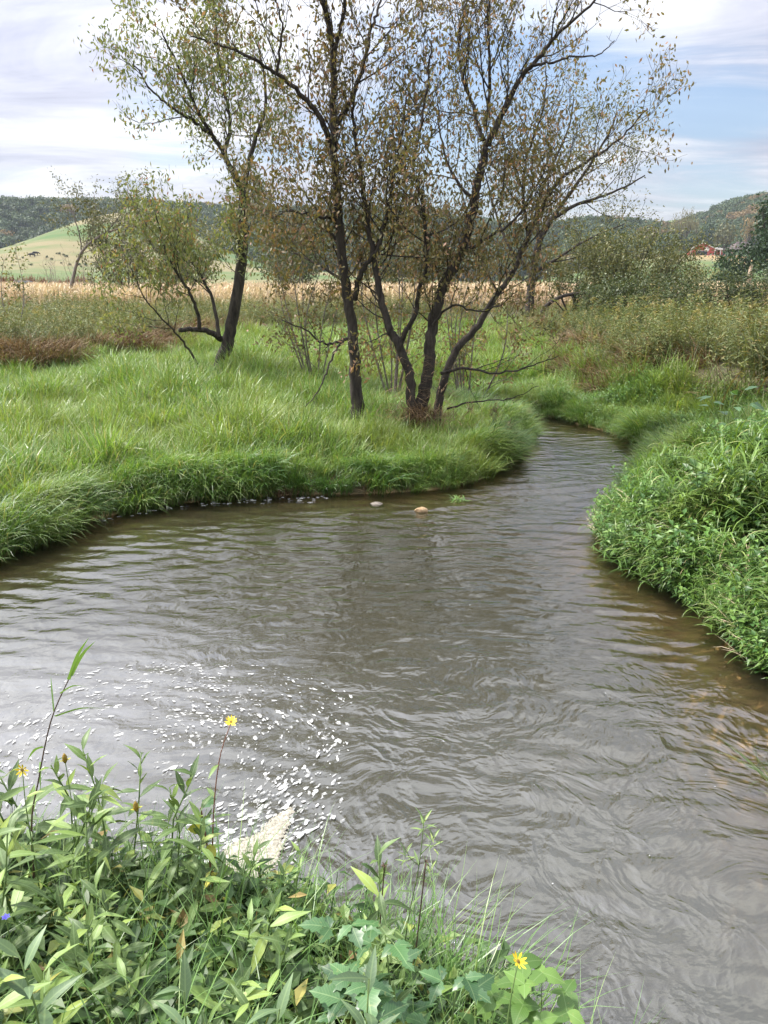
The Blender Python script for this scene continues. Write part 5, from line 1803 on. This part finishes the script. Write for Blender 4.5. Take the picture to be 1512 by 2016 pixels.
    k = (edge < .06) & (np.abs(x) < .62 * y + 2.4) & (r.random(len(x)) < np.where((edge > -.45) & (x > -.75), .70, .24))
    x, y = x[k], y[k]
    n = len(x)
    scatter('near_grass', 'fine arching grass along the lip of the near bank', np.c_[x, y, height(x, y)], G, rot_rand(n, .2, r), r.uniform(.6, 1.05, n), r.choice(6, n, p=[.2, .2, .2, .2, .1, .1]))
    # few drowned tufts and white flowered weed at the right edge of the pool
    x, y = r.normal(2.72, .10, 26), r.normal(4.15, .22, 26)
    n = 26
    scatter('water_edge_grass', 'light green tufts standing in the shallow water at the right edge', np.c_[x, y, np.full(n, -.03)], G[:4], rot_rand(n, .4, r), r.uniform(.3, .55, n), r.integers(0, 4, n))


    # large dark-leaved plant on the right bank
    p = at(1428, 850, Y=12.2)
    gz = float(height(p[0], 12.2)) - .02
    root = empty('burdock', (p[0], 12.2, gz), 0, 'dark broad leaved plant standing above the grass on the right bank', 'plant')
    b = MB()
    for q in range(18):
        az = q * 2.4
        hh = r.uniform(.35, 1.0)
        e = np.array((math.cos(az) * r.uniform(.08, .35), math.sin(az) * r.uniform(.08, .35), hh))
        b.tube([(0, 0, 0), e * .5 + (0, 0, .12), e], [.008, .006, .003], 4)
        place_leaf(LM['broad'][q % 3], root, e, az + r.normal(0, .4), r.uniform(-.3, .4), r.uniform(.17, .27), r.normal(0, .3))
    link(b.build('stem', M['stem'], root, True))


build_near()


# ------------------------------------------------------------------ foam, stones, flood debris


def film_mat(name, a, b, thin):
    """foam: white bubbles, some clumps thin enough to see through"""
    m, n, out = mat(name)
    geo = n.add('ShaderNodeNewGeometry')
    f = n.noise(geo.outputs['Position'], 55.0, 4, 0.6)
    c = n.ramp(f, [(0.35, a), (0.65, b)])
    d = n.add('ShaderNodeBsdfDiffuse', {'Color': c})
    t = n.add('ShaderNodeBsdfTransparent')
    k = n.math('MULTIPLY', n.math('MULTIPLY', geo.outputs['Random Per Island'], thin), n.maprange(f, 0.3, 0.7, 1.3, 0.5))
    mx = n.add('ShaderNodeMixShader', {0: k, 1: d.outputs[0], 2: t.outputs[0]})
    n.l.new(mx.outputs[0], out.inputs[0])
    return m


M['foam'] = film_mat('foam_white', (.38, .38, .365), (.54, .54, .53), .95)
M['scum'] = film_mat('foam_cream', (.30, .28, .225), (.46, .43, .36), .9)
M['stone'] = plain_mat('tan_stone', (.26, .16, .08), (.52, .38, .23), 22, .85, .5)


def blob(b, c, a, w, rz, h, r, n=9, m=0):
    an = np.arange(n) * 2 * math.pi / n
    k = 1 + r.normal(0, .24, n)
    X, Y = a * k * np.cos(an), w * k * np.sin(an)
    ca, sa = math.cos(rz), math.sin(rz)
    ring = np.c_[X * ca - Y * sa, X * sa + Y * ca, np.zeros(n)]
    V = np.vstack([ring + c, ring * (.7, .7, 1) + c + (0, 0, h * .8), [np.array(c) + (0, 0, h)]])
    F = [(i, (i + 1) % n, n + (i + 1) % n, n + i) for i in range(n)] + [(n + i, n + (i + 1) % n, 2 * n) for i in range(n)]
    b.add(V, F, m)


def build_foam():
    r = np.random.default_rng(91)
    b = MB()
    cen = np.array((-1.75, 4.75))
    n = 0
    tries = 0
    while n < 2300 and tries < 120000:
        tries += 1
        x, y = r.uniform(-3.9, -.25), r.uniform(3.25, 6.6)
        if sdf(STREAM, np.array(x), np.array(y)) > -.04:
            continue
        # slow eddy: foam gathers inside it and most of all along its outer rim
        e = math.hypot((x - cen[0]) / 1.7, (y - cen[1]) / 1.25)
        rim = math.exp(-((e - .84) / .20) ** 2) * max(0.0, min(1.0, (x + 2.3) / 1.1)) * max(0.1, min(1.0, (5.5 - y) / .7))
        w = .42 * (e < 1.05) + .95 * rim * (y < 5.6)
        w *= .25 + 1.5 * max(0, float(fbm(np.array(x * 2.6), np.array(y * 2.6), 2)) - .38) * 2.2
        if r.random() > w:
            continue
        az = math.atan2((y - cen[1]) / 1.25, (x - cen[0]) / 1.7) + math.pi / 2
        a = abs(r.normal(.002, .006)) + .003 + .011 * rim * r.random() ** 2.5
        blob(b, (x, y, .0045), a * r.uniform(1.0, 2.1), a * r.uniform(.5, .95), az + r.normal(0, .3), .002, r)
        n += 1
    for _ in range(80):      # stray flecks carried by the current
        x, y = r.uniform(-3, 3.2), r.uniform(2.2, 10.5)
        if sdf(STREAM, np.array(x), np.array(y)) < -.1:
            blob(b, (x, y, .006), r.uniform(.003, .009), r.uniform(.002, .005), r.uniform(0, 3), .0015, r, 7)
    for _ in range(90):       # line of foam caught along the far shore
        t = r.random()
        x = -4.2 + 3.4 * t
        y = float(np.interp(x, [-4.75, -4.05, -3.25, -2.3, -1.5, -.4], [8.15, 10.15, 10.85, 11.25, 11.4, 11.46])) - abs(r.normal(.20, .07))
        if sdf(STREAM, np.array(x), np.array(y)) < -.08:
            blob(b, (x, y, .006), r.uniform(.012, .04), r.uniform(.006, .014), .25 + r.normal(0, .2), .006, r)
    tag(link(b.build('foam', M['foam'])), 'white foam flecks drifting in the eddy and along the shores', kind='stuff')
    # thick cream scum against the near bank
    P = [at(u, v, z=.01)[:2] for u, v in ((572, 1586), (578, 1600), (566, 1630), (560, 1668), (545, 1700), (520, 1740), (470, 1740), (440, 1710), (436, 1680), (462, 1658), (500, 1640), (540, 1606))]
    P = catmull(np.vstack([[(x, y, 0) for x, y in P], [(P[0][0], P[0][1], 0)]]), 5)[:-1, :2]
    c = P.mean(0)
    mb = MB()
    n = 0
    while n < 1700:        # bubbly clumps packed over each other
        q = c + (P[r.integers(len(P))] - c) * r.random() ** .5 * 1.02
        edge = float(sdf(P, np.array(q[0]), np.array(q[1])))
        if edge > .07 * (float(fbm(q[0:1] * 14, q[1:2] * 14, 2)[0]) - .55):
            continue
        a = r.uniform(.006, .022) * (.5 if edge > -.03 else 1)
        blob(mb, (q[0], q[1], .0045 + .006 * r.random() + .006 * min(1, -edge / .08)), a * r.uniform(1, 1.5), a * r.uniform(.6, 1), r.uniform(0, 3.1), .003, r, 8)
        n += 1
    o = mb.build('foam_mat', M['scum'], None, True)
    tag(link(o), 'thick cream coloured foam mat against the near bank', 'foam', kind='thing')


def rock(name, label, p, size, seed, m):
    bm = bmesh.new()
    bmesh.ops.create_icosphere(bm, subdivisions=3, radius=1)
    r = np.random.default_rng(seed)
    o3 = r.uniform(0, 50, 3)
    for v in bm.verts:
        q = v.co
        f = 1 + .95 * (float(fbm(np.array(q.x * 1.4 + o3[0] + q.z), np.array(q.y * 1.4 + o3[1]), 3)) - .5)
        v.co = Vector((q.x * size[0], q.y * size[1], q.z * size[2])) * f
    me = bpy.data.meshes.new(name)
    bm.to_mesh(me)
    bm.free()
    me.materials.append(m)
    o = bpy.data.objects.new(name, me)
    o.location = p
    tag(link(o), label, 'stone')


def build_debris():
    rock('stone', 'pale tan stone standing out of the shallow riffle', (.54, 10.55, .015), (.085, .065, .055), 5, M['stone'])
    rock('stone', 'dark stone barely above water left of the tan stone', (-.12, 10.95, -.02), (.10, .07, .045), 6, M['bark_pale'])
    r = np.random.default_rng(95)

    def wad(name, label, p, size, n, L, m):
        b = MB()
        for _ in range(n):
            d = r.normal(0, 1, 3)
            q = d / np.linalg.norm(d) * size * r.random() ** .5
            b.ribbon(q, r.uniform(0, 6.28), L * r.uniform(.5, 1.2), .012, r.uniform(.6, 2.2), r.uniform(1.2, 2.8), 3)
        o = b.build(name, m)
        o.location = p
        tag(link(o), label, 'flood debris')
    Yd = 14.6
    wad('debris_wad', 'brown wad of flood straw caught on a twig at the tip of the point', at(974, 812, Y=Yd), np.array((.10, .08, .20)), 130, .16, M['dry'])
    wad('debris_wad', 'smaller brown wad of flood straw hanging left of the one at the tip', at(925, 805, Y=Yd), np.array((.07, .06, .13)), 80, .14, M['dry'])
    wad('debris_wad', 'brown wad of flood straw resting low on the grass right of the clump', at(1006, 840, Y=Yd - .3), np.array((.08, .07, .14)), 80, .14, M['dry'])
    wad('weed_clump', 'small bright green weed stranded on the riffle', at(903, 984, z=.03), np.array((.12, .06, .03)), 60, .14, M['neargrass'])
    b = MB()
    for _ in range(900):
        a = r.uniform(0, 6.28)
        q = abs(r.normal(0, .38))
        x, y = .78 + 1.15 * q * math.cos(a), 14.75 + .6 * q * math.sin(a)
        b.ribbon((x, y, float(height(x, y)) + r.uniform(.25, .62)), r.uniform(0, 6.28), r.uniform(.15, .5), .012, r.uniform(.7, 1.7), r.uniform(1.3, 2.2), 3)
    for _ in range(420):
        a = r.uniform(0, 6.28)
        zz = r.random() ** 1.5 * 1.3
        u = r.choice((800, 812, 866))
        p = at(u, 835, Y=14.9)
        b.ribbon((p[0] + .20 * math.cos(a), 14.9 + .16 * math.sin(a), .5 + zz), a, r.uniform(.15, .4), .014, r.uniform(1.0, 1.8), r.uniform(2.0, 2.9), 3)
    tag(link(b.build('flood_straw', M['dry'])), 'brown flood straw wrapped round the feet of the clumped stems', kind='stuff')


build_foam()
build_debris()


# ------------------------------------------------------------------ air
def build_haze():
    m, n, out = mat('haze_air')
    v = n.add('ShaderNodeVolumePrincipled', {'Color': (.80, .87, 1.0), 'Density': HAZE_DENSITY, 'Anisotropy': 0.2})
    n.l.new(v.outputs[0], out.inputs['Volume'])
    b = MB()
    b.box((0, 450, 60), (1300, 1000, 126))
    o = b.build('haze', m)
    tag(link(o), 'thin blue air softening the far hills', kind='stuff')


build_haze()
bpy.context.view_layer.update()
